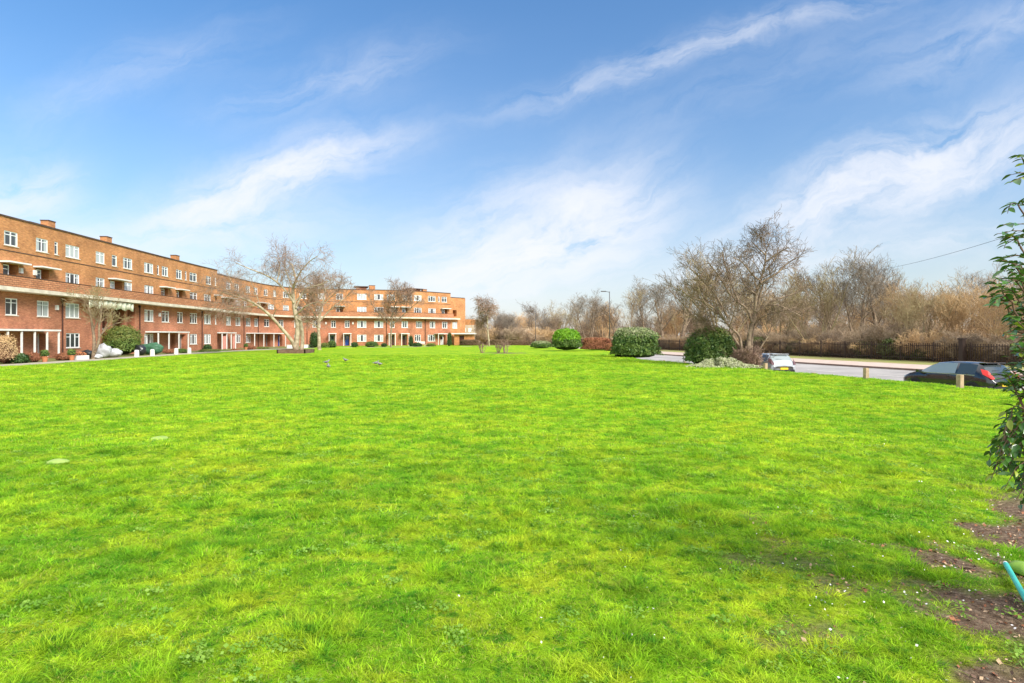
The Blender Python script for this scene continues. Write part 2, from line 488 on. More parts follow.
def ground_mats():
    def base(name):
        m = bpy.data.materials.new(name); m.use_nodes = True
        nt = m.node_tree
        return m, nt, nt.nodes.new, nt.links.new, nt.nodes['Principled BSDF']
    out = {}

    def noise(N, L, geo, sc, det=5, rough=.55):
        n = N('ShaderNodeTexNoise'); n.inputs['Scale'].default_value = sc; n.inputs['Detail'].default_value = det
        n.inputs['Roughness'].default_value = rough
        L(geo.outputs['Position'], n.inputs['Vector'])
        return n.outputs[0]

    def ramp(N, L, fac, stops):
        r = N('ShaderNodeValToRGB')
        els = r.color_ramp.elements
        while len(els) < len(stops): els.new(.5)
        for e, (p, c) in zip(els, stops): e.position = p; e.color = (*c, 1)
        L(fac, r.inputs[0]); return r.outputs[0]

    def mixc(N, L, f, a, b, mode='MIX'):
        x = N('ShaderNodeMix'); x.data_type = 'RGBA'; x.blend_type = mode
        if isinstance(f, (int, float)): x.inputs['Factor'].default_value = f
        else: L(f, x.inputs['Factor'])
        for k, s in (('A', a), ('B', b)):
            if isinstance(s, tuple): x.inputs[k].default_value = (*s, 1)
            else: L(s, x.inputs[k])
        return x.outputs['Result']

    for name in ('lawn soil and turf', 'grass blades'):
        m, nt, N, L, b = base(name)
        geo = N('ShaderNodeNewGeometry')
        big = noise(N, L, geo, .28, 5, .6)
        med = noise(N, L, geo, 1.7, 4, .6)
        c1 = ramp(N, L, big, [(.38, G_A), (.50, G_B), (.61, G_C)])
        c2 = ramp(N, L, med, [(.38, G_D), (.50, G_B), (.60, G_E)])
        c = mixc(N, L, .5, c1, c2)
        sm_ = noise(N, L, geo, 8.5, 4, .7)
        c = mixc(N, L, ramp(N, L, sm_, [(.52, (0, 0, 0)), (.62, (.8, .8, .8))]), c, (.045, .26, .014))
        c = mixc(N, L, ramp(N, L, noise(N, L, geo, 2.3, 3, .5), [(.60, (0, 0, 0)), (.70, (.5, .5, .5))]), c, (.050, .28, .014))
        c = mixc(N, L, ramp(N, L, noise(N, L, geo, 3.1, 5, .7), [(.58, (0, 0, 0)), (.72, (.45, .45, .45))]), c, (.62, .60, .10))
        if name == 'grass blades':
            at = N('ShaderNodeAttribute'); at.attribute_name = 'tint'
            c = mixc(N, L, at.outputs['Fac'], c, (.46, .46, .11))
            oi = N('ShaderNodeObjectInfo')
            mr = N('ShaderNodeMapRange'); mr.inputs[3].default_value = .55; mr.inputs[4].default_value = 1.4
            L(oi.outputs['Random'], mr.inputs[0])
            hs = N('ShaderNodeHueSaturation'); L(c, hs.inputs['Color']); L(mr.outputs[0], hs.inputs['Value'])
            c = hs.outputs[0]
            b.inputs['Roughness'].default_value = .6; b.inputs['Specular IOR Level'].default_value = .1
            L(c, b.inputs['Base Color'])
            tr = N('ShaderNodeBsdfTranslucent'); L(c, tr.inputs[0])
            mx = N('ShaderNodeMixShader'); mx.inputs[0].default_value = .42
            L(b.outputs[0], mx.inputs[1]); L(tr.outputs[0], mx.inputs[2])
            L(mx.outputs[0], nt.nodes['Material Output'].inputs[0])
        else:
            fine = noise(N, L, geo, 14, 8, .7)
            fc = ramp(N, L, fine, [(.3, (.42, .45, .3)), (.7, (1.05, 1.0, .9))])
            c = mixc(N, L, 1.0, c, fc, 'MULTIPLY')
            at = N('ShaderNodeAttribute'); at.attribute_name = 'soil'
            s1 = ramp(N, L, noise(N, L, geo, 22, 9, .75), [(.35, (.075, .048, .032)), (.5, (.17, .115, .075)), (.68, (.33, .25, .17))])
            c = mixc(N, L, at.outputs['Fac'], c, s1)
            L(c, b.inputs['Base Color']); b.inputs['Roughness'].default_value = .95; b.inputs['Specular IOR Level'].default_value = .1
            bp = N('ShaderNodeBump'); bp.inputs['Strength'].default_value = .9; bp.inputs['Distance'].default_value = .05
            L(noise(N, L, geo, 30, 8, .7), bp.inputs['Height']); L(bp.outputs[0], b.inputs['Normal'])
        out[name] = m
    for name, ca, cb, sc in (('asphalt', (.42, .395, .375), (.29, .275, .265), .35), ('pavement slabs', (.56, .45, .39), (.48, .38, .32), 1.2),
                             ('path concrete', (.46, .42, .34), (.36, .32, .26), 1.5), ('kerb stone', (.20, .13, .10), (.28, .20, .16), 2.0),
                             ('verge grass', (.27, .31, .08), (.34, .29, .13), 1.0), ('leaf litter', (.36, .21, .12), (.24, .13, .075), .8),
                             ('garden soil', (.20, .17, .08), (.16, .20, .05), .8), ('field', (.16, .20, .05), (.22, .22, .08), .05)):
        m, nt, N, L, b = base(name)
        geo = N('ShaderNodeNewGeometry')
        c = ramp(N, L, noise(N, L, geo, sc, 6, .6), [(.35, ca), (.65, cb)])
        fc = ramp(N, L, noise(N, L, geo, 40, 5, .7), [(.3, (.8, .8, .8)), (.7, (1.15, 1.15, 1.15))])
        c = mixc(N, L, 1.0, c, fc, 'MULTIPLY')
        L(c, b.inputs['Base Color']); b.inputs['Roughness'].default_value = .92; b.inputs['Specular IOR Level'].default_value = .15
        out[name] = m
    return out


G_A = (.190, .440, .014)
G_B = (.340, .590, .020)
G_C = (.530, .680, .030)
G_D = (.120, .360, .012)
G_E = (.590, .680, .035)
GM = ground_mats()
M_line = mat('road line paint', (.75, .72, .66), .7)

# ------------------------------------------------------------------ the ground
UX, UY = -.25, .968            # along the road
NX, NY = .968, .25             # across the road, away from the lawn


def sm(x, a, b):
    t = np.clip((x - a) / (b - a), 0, 1)
    return t * t * (3 - 2 * t)


def kerb_n(a): return 24.2 + 3.0 * sm(a, 44, 56) + 8.0 * sm(a, 56, 78)
def crest_n(a): return kerb_n(a) - 2.1


def na(x, y): return x * NX + y * NY, x * UX + y * UY
def xy(n, a):
    # inverse of the (nearly orthonormal) pair
    det = NX * UY - NY * UX
    return (n * UY - a * NY) / det, (a * NX - n * UX) / det


def vnoise(x, y, seed=0):
    x = np.asarray(x, dtype=np.float64); y = np.asarray(y, dtype=np.float64)
    xi = np.floor(x).astype(np.int64); yi = np.floor(y).astype(np.int64)
    fx = x - xi; fy = y - yi
    fx = fx * fx * (3 - 2 * fx); fy = fy * fy * (3 - 2 * fy)
    def h(i, j):
        k = (i * 374761393 + j * 668265263 + seed * 974634777) & 0xffffffff
        k = ((k ^ (k >> 13)) * 1274126177) & 0xffffffff
        return ((k ^ (k >> 16)) & 0xffff) / 65535.0
    a = h(xi, yi) * (1 - fx) + h(xi + 1, yi) * fx
    b = h(xi, yi + 1) * (1 - fx) + h(xi + 1, yi + 1) * fx
    return a * (1 - fy) + b * fy


def fbm(x, y, o=4, seed=0):
    s = 0; amp = .5; t = 0
    for k in range(o):
        s = s + amp * vnoise(x * 2 ** k, y * 2 ** k, seed + k); t += amp; amp *= .55
    return s / t


def lawn_z(x, y):
    x = np.asarray(x, dtype=np.float64); y = np.asarray(y, dtype=np.float64)
    n, a = na(x, y)
    k = kerb_n(a); c = crest_n(a)
    z = (fbm(x * .35, y * .35, 4, 3) - .5) * .11 + (fbm(x * 1.4, y * 1.4, 3, 9) - .5) * .045
    z = z - .08 * sm(x, -30, -36) * 1.0
    z = z - .62 * sm(n, c, k)
    return z


def soil_f(x, y):
    """bare earth under the shrub at the right edge and worn spots"""
    x = np.asarray(x, dtype=np.float64); y = np.asarray(y, dtype=np.float64)
    q = x - (2.72 + (y - 3.5) * .72)
    f = sm(np.clip(q, -2, .9) * .8 + (fbm(x * 2.2, y * 2.2, 5, 5) - .5) * 3.4, -.05, .30) * sm(-y, -9.0, -6.5)
    w = sm(fbm(x * 1.6, y * 1.6, 4, 31) * sm(x - .12 * y, -.2, 1.4) * sm(-y, -10.5, -6), .50, .64) * .6
    # soil round the pruned bushes in the lawn
    d2 = np.hypot((x + .9) / 3.2, (y - 67) / 1.5)
    g = sm(1.3 - d2 + (fbm(x, y, 3, 15) - .5), .2, .5)
    d3 = np.hypot((x - 14.0) / 3.2, (y - 38) / 1.7)
    g3 = sm(1.3 - d3, .2, .5)
    return np.maximum(np.maximum(f, w), np.maximum(g, g3))


def grid_xy(xs_fn, na_mode, us, vs, zf):
    pass


def build_ground():
    # wide base sheet out to the horizon
    mb = MB()
    mb.quad((-3500, -600, -1.3), (3500, -600, -1.3), (3500, 6000, -1.3), (-3500, 6000, -1.3))
    o = mb.build('ground', GM['field']); tag(o, kind='structure')
    # lawn: columns across the road direction, rows along it; finer near the camera
    ts = np.concatenate([np.linspace(0, 1, 150)])
    a_rows = np.unique(np.concatenate([np.arange(-26, -6, 2.), np.arange(-6, 18, .16), np.arange(18, 60, .6), np.arange(60, 135, 1.5)]))
    nfrac = np.unique(np.concatenate([np.arange(-66, -10, 1.5), np.arange(-10, 10, .16), np.arange(10, 30, .3)]))
    nb = nfrac
    A, Nn = np.meshgrid(a_rows, nb, indexing='ij')
    k = kerb_n(A) - .12
    Nn = np.where(Nn > 18, 18 + (Nn - 18) / (nb.max() - 18) * (k - 18), Nn)
    X, Y = xy(Nn, A)
    Z = lawn_z(X, Y)
    V = np.stack([X, Y, Z], -1).reshape(-1, 3)
    r, c = A.shape
    idx = np.arange(r * c).reshape(r, c)
    F = np.stack([idx[:-1, :-1], idx[:-1, 1:], idx[1:, 1:], idx[1:, :-1]], -1).reshape(-1, 4)
    me = np_mesh('lawn', V, F, True)
    at = me.attributes.new('soil', 'FLOAT', 'POINT')
    at.data.foreach_set('value', soil_f(X, Y).ravel().astype(np.float32))
    o = link('lawn', me, None, GM['lawn soil and turf']); tag(o, kind='structure')

    arow = np.arange(-60, 260, 2.)

    def strip(name, m, n0, n1, z0, z1, rows=arow):
        V = []; F = []
        for a in rows:
            p0 = xy(n0(a), a); p1 = xy(n1(a), a)
            V += [(*p0, z0(a) if callable(z0) else z0), (*p1, z1(a) if callable(z1) else z1)]
        for i in range(len(rows) - 1):
            F.append((2 * i, 2 * i + 1, 2 * i + 3, 2 * i + 2))
        me = np_mesh(name, V, np.array(F), True)
        o = link(name, me, None, m); tag(o, kind='structure'); return o
    cst = lambda v: (lambda a: v)
    strip('road', GM['asphalt'], lambda a: kerb_n(a), cst(36.0), -.74, -.42)
    strip('pavement', GM['pavement slabs'], cst(36.14), cst(41.2), -.30, -.26)
    strip('verge', GM['verge grass'], cst(41.2), cst(44.9), -.256, -.17)
    strip('woodland_floor', GM['leaf litter'], cst(44.9), cst(200), -.18, .3)

    def kerb(name, nf, w, z0, z1):
        V = []; F = []
        for a in arow:
            for n_, z in ((nf(a), z0), (nf(a), z1), (nf(a) + w, z1), (nf(a) + w, z0)):
                V.append((*xy(n_, a), z))
        for i in range(len(arow) - 1):
            for j in range(3):
                F.append((4 * i + j, 4 * i + 4 + j, 4 * i + 5 + j, 4 * i + 1 + j))
        o = link(name, np_mesh(name, V, np.array(F), False), None, GM['kerb stone']); tag(o, kind='structure')
    kerb('far_kerb', cst(36.0), .15, -.9, -.29)
    kerb('near_kerb', lambda a: kerb_n(a) - .14, .14, -.9, -.60)
    # painted lane marks lie 4 mm above the asphalt
    mb = MB()
    zr = lambda n_, a: -.74 + (.32) * (n_ - kerb_n(a)) / (36 - kerb_n(a)) + .012
    for a in np.arange(-20, 170, 6.0):
        n0 = 31.4
        p = [(*xy(nn, aa), zr(nn, aa)) for nn, aa in ((n0, a), (n0 + .12, a), (n0 + .12, a + 2.6), (n0, a + 2.6))]
        mb.quad(*p)
    o = mb.build('road_markings', M_line); tag(o, kind='structure')


build_ground()

# ------------------------------------------------------------------ placing by where things stand
def at(px, D): return (px - 512) / FPX * D
def zat(py, D): return EYE - (py - HOR) / FPX * D

# path and front gardens follow the two wings
PATH = [(-31.4, 20), (-31.9, 30), (-32.4, 38), (-32.9, 48), (-34.0, 58), (-34.9, 67), (-35.3, 76), (-34.6, 85), (-32.0, 92.5), (-27, 98.5), (-20, 103), (-11, 108.5), (0, 114)]
FAC_L = [(-38.3, 26), (-39.0, 36), (-39.8, 46.6), (-40.5, 56), (-41.4, 68), (-42.0, 78), (-42.25, 86)]
FAC_R = [(-43.3, 86.6), (-43.9, 98), (-43.9, 106), (-42.6, 112), (-39.6, 115.6), (-33, 117.6), (-27.9, 118.9), (-20.6, 121.6), (-13.6, 128.4), (-10.4, 131.6)]


def catmull(P, k=24):
    P = [Vector((*p, 0)) for p in P]
    out = []
    for i in range(len(P) - 1):
        p0 = P[max(i - 1, 0)]; p1 = P[i]; p2 = P[i + 1]; p3 = P[min(i + 2, len(P) - 1)]
        for j in range(k):
            t = j / k
            out.append(.5 * ((2 * p1) + (p2 - p0) * t + (2 * p0 - 5 * p1 + 4 * p2 - p3) * t * t + (3 * p1 - p0 - 3 * p2 + p3) * t ** 3))
    out.append(P[-1])
    return out


def build_path():
    C = catmull(PATH, 6)
    V = []
    for i, p in enumerate(C):
        t = (C[min(i + 1, len(C) - 1)] - C[max(i - 1, 0)]).normalized()
        nn = Vector((-t.y, t.x, 0))
        V += [(p.x, p.y, .0), (p.x + nn.x * 1.5, p.y + nn.y * 1.5, .0)]
    F = [(2 * i, 2 * i + 2, 2 * i + 3, 2 * i + 1) for i in range(len(C) - 1)]
    me = np_mesh('footpath', V, np.array(F), False)
    bm = bmesh.new(); bm.from_mesh(me)
    ret = bmesh.ops.extrude_face_region(bm, geom=bm.faces[:])
    for v in ret['geom']:
        if isinstance(v, bmesh.types.BMVert): v.co.z -= .2
    bmesh.ops.recalc_face_normals(bm, faces=bm.faces)
    bm.to_mesh(me); bm.free()
    tag(link('footpath', me, None, GM['path concrete']), kind='structure')
    V = []
    for i, p in enumerate(C):
        t = (C[min(i + 1, len(C) - 1)] - C[max(i - 1, 0)]).normalized()
        nn = Vector((-t.y, t.x, 0))
        V += [(p.x + nn.x * 1.5, p.y + nn.y * 1.5, -.03), (p.x + nn.x * 24, p.y + nn.y * 24, -.03)]
    me = np_mesh('front_garden', V, np.array(F), False)
    tag(link('front_garden', me, None, GM['garden soil']), kind='structure')


build_path()


# ------------------------------------------------------------------ apartment blocks
class Facade:
    def __init__(s, pts):
        s.C = catmull(pts, 24)
        d = [0]
        for i in range(1, len(s.C)): d.append(d[-1] + (s.C[i] - s.C[i - 1]).length)
        s.d = np.array(d); s.x = np.array([p.x for p in s.C]); s.y = np.array([p.y for p in s.C]); s.L = d[-1]

    def P(s, u, off=0, z=0):
        x = np.interp(u, s.d, s.x); y = np.interp(u, s.d, s.y)
        if u < 0 or u > s.L:
            t = s.T(u); uu = 0 if u < 0 else s.L
            x += t.x * (u - uu); y += t.y * (u - uu)
        n = s.N(u)
        return Vector((x + n.x * off, y + n.y * off, z))

    def T(s, u):
        a = min(max(u, .3), s.L - .3)
        return Vector((np.interp(a + .3, s.d, s.x) - np.interp(a - .3, s.d, s.x), np.interp(a + .3, s.d, s.y) - np.interp(a - .3, s.d, s.y), 0)).normalized()

    def N(s, u):
        t = s.T(u); return Vector((t.y, -t.x, 0))

    def ang(s, u):
        t = s.T(u); return math.atan2(t.y, t.x)

    def u(s, px, off=0.0):
        us = np.linspace(0, s.L, 1500)
        pp = []
        for q in us[::10]:
            p = s.P(q, off); pp.append(512 + FPX * p.x / p.y)
        return float(np.interp(px, pp, us[::10]))


def wall(f, root, name, m, s0, s1, z0, z1, openings, off=0.0, step=2.5, reveal=.10, mreveal=None):
    """wall face along the facade with real openings and reveals (recesses get side walls, floor, ceiling and a back wall)"""
    O = root.location
    sb = {s0, s1}; zb = {z0, z1}
    k = int((s1 - s0) / step)
    for i in range(1, k): sb.add(s0 + (s1 - s0) * i / k)
    for o in openings: sb |= {o[0], o[1]}; zb |= {max(o[2], z0), min(o[3], z1)}
    sb = sorted(x for x in sb if s0 <= x <= s1); zb = sorted(zb)
    mb = MB()
    for i in range(len(sb) - 1):
        a, b = sb[i], sb[i + 1]
        if b - a < 1e-5: continue
        mid = (a + b) / 2
        for j in range(len(zb) - 1):
            c, d = zb[j], zb[j + 1]; mz = (c + d) / 2
            if any(o[0] < mid < o[1] and o[2] < mz < o[3] for o in openings): continue
            p, q = f.P(a, off), f.P(b, off)
            mb.quad(p - O + Vector((0, 0, c)), q - O + Vector((0, 0, c)), q - O + Vector((0, 0, d)), p - O + Vector((0, 0, d)), uv=((a, c), (b, c), (b, d), (a, d)))
    for o in openings:
        a, b, c, d = o[:4]; dep = o[4] if len(o) > 4 else reveal
        p0, q0 = f.P(a, off) - O, f.P(b, off) - O
        n = f.N((a + b) / 2)
        p1, q1 = p0 - n * dep, q0 - n * dep
        zc, zd = Vector((0, 0, c)), Vector((0, 0, d))
        mb.quad(p0 + zc, p0 + zd, p1 + zd, p1 + zc, uv=((0, c), (0, d), (dep, d), (dep, c)))
        mb.quad(q0 + zd, q0 + zc, q1 + zc, q1 + zd, uv=((0, d), (0, c), (dep, c), (dep, d)))
        mb.quad(p0 + zd, q0 + zd, q1 + zd, p1 + zd, uv=((a, 0), (b, 0), (b, dep), (a, dep)))
        mb.quad(q0 + zc, p0 + zc, p1 + zc, q1 + zc, uv=((b, 0), (a, 0), (a, dep), (b, dep)))
        if dep > .5:
            mb.quad(p1 + zc, q1 + zc, q1 + zd, p1 + zd, uv=((a, c), (b, c), (b, d), (a, d)))
    return mb.build(name, m, root)


def sweep(f, root, name, m, s0, s1, o0, o1, z0, z1, step=1.5, caps=True):
    """a bar of rectangular section o0..o1 (offset out from the wall) x z0..z1 following the facade"""
    O = root.location if root is not None else Vector((0, 0, 0))
    k = max(1, int((s1 - s0) / step)); mb = MB()
    S = [s0 + (s1 - s0) * i / k for i in range(k + 1)]
    R = []
    for u in S:
        a, b = f.P(u, o0) - O, f.P(u, o1) - O
        R.append([a + Vector((0, 0, z0)), b + Vector((0, 0, z0)), b + Vector((0, 0, z1)), a + Vector((0, 0, z1))])
    for i in range(k):
        for j in range(4):
            j2 = (j + 1) % 4
            if j in (1, 3): uv = ((S[i], z0), (S[i + 1], z0), (S[i + 1], z1), (S[i], z1))
            else: uv = ((S[i], 0), (S[i + 1], 0), (S[i + 1], abs(o1 - o0)), (S[i], abs(o1 - o0)))
            mb.quad(R[i][j], R[i + 1][j], R[i + 1][j2], R[i][j2], uv=uv)
    if caps:
        mb.quad(*R[0], uv=((o0, z0), (o1, z0), (o1, z1), (o0, z1))); mb.quad(*reversed(R[-1]), uv=((o0, z1), (o1, z1), (o1, z0), (o0, z0)))
    return mb.build(name, m, root)


WCACHE = {}


def window(f, root, s, z, w, h, lights=2, top=True, inset=.07, sill=True):
    key = (round(w, 2), round(h, 2), lights, top)
    O = root.location
    pos = f.P(s, -inset, z) - O
    rz = f.ang(s)
    if key in WCACHE:
        src = WCACHE[key]
        o = copy_tree(src); o.parent = root
        o.location = pos; o.rotation_euler = (0, 0, rz)
        return o
    W, H, _, _ = key
    mb = MB(); fr = .075
    mb.box(-W / 2, -W / 2 + fr, -.03, .04, 0, H); mb.box(W / 2 - fr, W / 2, -.03, .04, 0, H)
    mb.box(-W / 2 + fr, W / 2 - fr, -.03, .04, 0, fr); mb.box(-W / 2 + fr, W / 2 - fr, -.03, .04, H - fr, H)
    for i in range(1, lights):
        x = -W / 2 + W * i / lights
        mb.box(x - .045, x + .045, -.035, .035, fr, H - fr)
    if top and H > .8:
        for i in range(lights):
            if lights == 3 and i == 1: continue
            x0 = -W / 2 + W * i / lights + .05; x1 = -W / 2 + W * (i + 1) / lights - .05
            mb.box(x0, x1, -.03, .035, H * .72, H * .72 + .055)
    o = mb.build('window', M_upvc, root, pos, rz)
    g = MB(); g.quad((-W / 2 + .03, 0.0, .03), (W / 2 - .03, 0.0, .03), (W / 2 - .03, 0.0, H - .03), (-W / 2 + .03, 0.0, H - .03))
    g.build('pane', M_pane, o)
    sl = MB(); sl.box(-W / 2 - .06, W / 2 + .06, -.14, -.032, -.06, .0)
    sl.build('sill', M_conc, o)
    WCACHE[key] = o
    return o


def porch(f, root, s0, s1, depth=1.5, z=2.3, posts=4, th=.14):
    O = root.location
    r = sweep(f, root, 'porch_roof', M_white, s0, s1, .003, depth, z, z + th, step=1.2)
    for i in range(posts):
        u = s0 + .12 + (s1 - s0 - .24) * i / max(1, posts - 1)
        p = f.P(u, depth - .12) - O
        mb = MB(); mb.box(-.055, .055, -.055, .055, 0, z - .003)
        o = mb.build('porch_post', M_white, root, (p.x, p.y, 0), f.ang(u))
    return r


def door(f, root, s, m, w=.85, inset=.55, z0=.05, h=2.0):
    O = root.location
    p = f.P(s, -inset, z0) - O
    mb = MB(); mb.box(-w / 2, w / 2, -.025, .025, 0, h, 0)
    for (xa, xb, za, zb) in ((-w / 2 + .12, -.04, .15, .8), (.04, w / 2 - .12, .15, .8)):
        mb.box(xa, xb, -.037, -.0255, za, zb, 0)
    o = mb.build('door', m, root, p, f.ang(s))
    fm = MB()
    fm.box(-w / 2 - .08, -w / 2 - .003, -.045, .04, 0, h + .08); fm.box(w / 2 + .003, w / 2 + .08, -.045, .04, 0, h + .08)
    fm.box(-w / 2 - .003, w / 2 + .003, -.045, .04, h + .003, h + .08)
    fm.build('door_frame', M_white, o)
    g = MB(); g.quad((-w / 2 + .15, -.030, 1.15), (w / 2 - .15, -.030, 1.15), (w / 2 - .15, -.030, 1.8), (-w / 2 + .15, -.030, 1.8)); g.build('door_glass', M_carglass, o)
    return o


def block(pts, label, spec):
    f = Facade(pts)
    p0 = f.P(f.L / 2)
    root = empty('apartment_block', label, 'apartment block', (p0.x, p0.y, -.05))
    O = root.location
    TOP = spec['top']; zS0, zS1, zP = 5.42, 5.72, 6.58
    lo = []; up = []; wins = []
    R2 = 1.32; H = {1: (.82, 1.34), 2: (3.56, 1.34), 3: (6.25, 1.4), 4: (9.08, 1.14)}
    for (row, pa, pb, lights) in spec['windows']:
        a, b = f.u(pa), f.u(pb); c = (a + b) / 2; w = min(max(b - a, .45), 2.0)
        w = min((.45, .9, 1.3, 1.45, 1.75, 1.95), key=lambda q: abs(q - w))
        z, h = H[row]
        (lo if row < 3 else up).append((c - w / 2, c + w / 2, z, z + h))
        wins.append((c, z, w, h, lights))
    for (row, pa, pb) in spec['recess']:
        a, b = f.u(pa), f.u(pb)
        z0, z1 = {3: (5.9, 7.62)}[row]
        up.append((a, b, z0, z1, 1.25))
    doors = []
    for (pa, pb, m) in spec['doors']:
        a, b = f.u(pa), f.u(pb); c = (a + b) / 2; w = max(.95, min(1.5, b - a))
        lo.append((c - w / 2, c + w / 2, .02, 2.12, .7)); doors.append((c, m, w))
    for (pa, pb) in spec.get('passages', []):
        lo.append((f.u(pa), f.u(pb), .02, 5.0, 2.6))
    s0, s1 = 0, f.L if not spec.get('end') else f.u(spec['end'][0])
    wall(f, root, 'ground_floor_wall', M_red, s0, s1, -.3, zS0, lo)
    wall(f, root, 'upper_wall', M_org, s0, s1, zS1, TOP, up)
    sweep(f, root, 'floor_slab', M_conc, s0, s1, .004, 1.12, zS0, zS1)
    sweep(f, root, 'walkway_parapet', M_par, s0, s1, .88, 1.06, zS1 + .003, zP)
    sweep(f, root, 'parapet_coping', M_cop, s0, s1, .85, 1.09, zP + .003, zP + .05)
    sweep(f, root, 'roof_coping', M_cop, s0, s1, -.3, .07, TOP + .002, TOP + .13)
    sweep(f, root, 'roof', M_roof, s0, s1, -9.0, -.302, TOP - .5, TOP - .2)
    sweep(f, root, 'string_course', M_cop, s0, s1, .002, .03, 8.62, 8.69)
    # back wall and gable ends close the block
    sweep(f, root, 'rear_wall', M_org, s0, s1, -9.3, -9.003, -.3, TOP - .1)
    for u, sg in ((s0, -1), (s1, 1)):
        q0, q1 = f.P(u, -.002) - O, f.P(u, -9.3) - O
        mb = MB()
        t = f.T(u) * sg * .003
        mb.quad(q0 + t + Vector((0, 0, -.3)), q1 + t + Vector((0, 0, -.3)), q1 + t + Vector((0, 0, TOP)), q0 + t + Vector((0, 0, TOP)), uv=((0, 0), (9, 0), (9, TOP), (0, TOP)))
        mb.build('end_wall', M_org, root)
    for w in wins: window(f, root, *w)
    for (row, pa, pb) in spec['recess']:
        a, b = f.u(pa), f.u(pb); w = b - a
        p = f.P((a + b) / 2, .003, 7.66) - O
        mb = MB(); mb.box(-w / 2 - .35, w / 2 + .45, -.75, 0, 0, .12)
        mb.build('balcony_hood', M_white, root, p, f.ang((a + b) / 2))
        ww = min((.7, .9), key=lambda q: abs(q - w * .5))
        window(f, root, a + ww / 2 - .02, 6.2, ww, 1.34, 1, inset=.09)
    for c, m, w in doors: door(f, root, c, m, w=min(.95, w - .2))
    for (pa, pb, n) in spec['porches']: porch(f, root, f.u(pa, 1.4), f.u(pb, 1.4), posts=n)
    for (pa, ztop) in spec['pipes']:
        u = f.u(pa)
        p = f.P(u, .1) - O
        mb = MB(); mb.cyl((0, 0, 0), (0, 0, ztop), .06, .06, 8)
        mb.box(-.11, .11, -.09, .09, ztop - .25, ztop)
        mb.build('drainpipe', M_pipe, root, p, f.ang(u))
    for (pa, hh, ww, cap) in spec['chimneys']:
        u = f.u(pa, -2.4)
        p = f.P(u, -2.4) - O
        ww *= .62; cm = MB(); cm.box(-ww / 2, ww / 2, -.35, .35, TOP - .3, TOP + hh)
        ch = cm.build('chimney', M_org, root, (p.x, p.y, 0), f.ang(u))
        c2 = MB(); c2.box(-ww / 2 - .04, ww / 2 + .04, -.39, .39, TOP + hh + .002, TOP + hh + .08)
        c2.build('chimney_cap', M_cop, ch)
        if cap:
            for k in range(3):
                pt = MB(); x = -ww / 3 + k * ww / 3
                pt.cyl((x, .15, TOP + hh + .143), (x, .15, TOP + hh + .42), .12, .1, 8)
                pt.build('chimney_pot', M_terra, ch)
    for (pa, pb, hh) in spec['housings']:
        a, b = f.u(pa, -2), f.u(pb, -2)
        sweep(f, root, 'roof_housing', M_red, a, b, -4.6, -1.8, TOP - .2, TOP + hh)
        sweep(f, root, 'housing_roof', M_cop, a - .4, b + .4, -5.0, -1.4, TOP + hh + .002, TOP + hh + .16)
    for (pa, z) in spec.get('boxes', []):
        u = f.u(pa); p = f.P(u, .003, z) - O
        mb = MB(); mb.box(-.14, .14, -.16, 0, 0, .42)
        mb.build('wall_box', M_white, root, p, f.ang(u))
    return f, root


spec_L = dict(
    top=11.27,
    windows=[(4, -28, -18, 2), (4, -50, -38, 2), (4, 4, 18, 2), (4, 36, 48, 2), (4, 54.5, 58, 1), (4, 65, 80, 3), (4, 95.5, 105, 2), (4, 112, 117, 1), (4, 123.5, 132, 2), (4, 143.5, 154, 3), (4, 157, 159.3, 1), (4, 162, 168, 2),
             (4, 176, 182, 2), (4, 184.6, 187, 1), (4, 189.5, 197, 2), (4, 206, 211, 2), (4, 215.2, 219.5, 2),
             (3, -28, -16, 2), (3, 65, 80, 3), (3, 95.5, 105, 2), (3, 124.5, 132, 2), (3, 144, 154, 3), (3, 190, 197, 2), (3, 204, 211, 2),
             (2, -28, -18, 2), (2, 5, 18, 2), (2, 37, 49, 2), (2, 65, 80, 3), (2, 144, 154, 3), (2, 162, 169, 2), (2, 177, 183, 2), (2, 190, 197, 3), (2, 204, 211, 3), (2, 215.5, 219.5, 2),
             (1, -30, -16, 3), (1, 66, 80, 3), (1, 144, 154, 3), (1, 190, 197, 3), (1, 204, 211, 3)],
    recess=[(3, 3, 18), (3, 36, 49), (3, 110, 122), (3, 161, 168), (3, 176.5, 182.5), (3, 215, 220.5)],
    doors=[(0, 6, M_door_white), (39, 44, M_door_white), (171, 175, M_door_white), (180, 186, M_door_brown)],
    passages=[(99.5, 135)],
    porches=[(-8, 60, 6), (158, 189, 4)],
    pipes=[(61.5, 5.3), (139, 5.3), (201.5, 5.3)],
    chimneys=[(48, 1.25, 1.5, False), (106, 1.25, 1.5, False), (175, 1.25, 1.5, False), (205, .4, .5, False)],
    housings=[(26, 41, .38), (86, 98, .35), (161, 169, .35)],
    boxes=[(56, 4.2), (20, 7.0), (34, 7.0), (159, 4.2)],
)
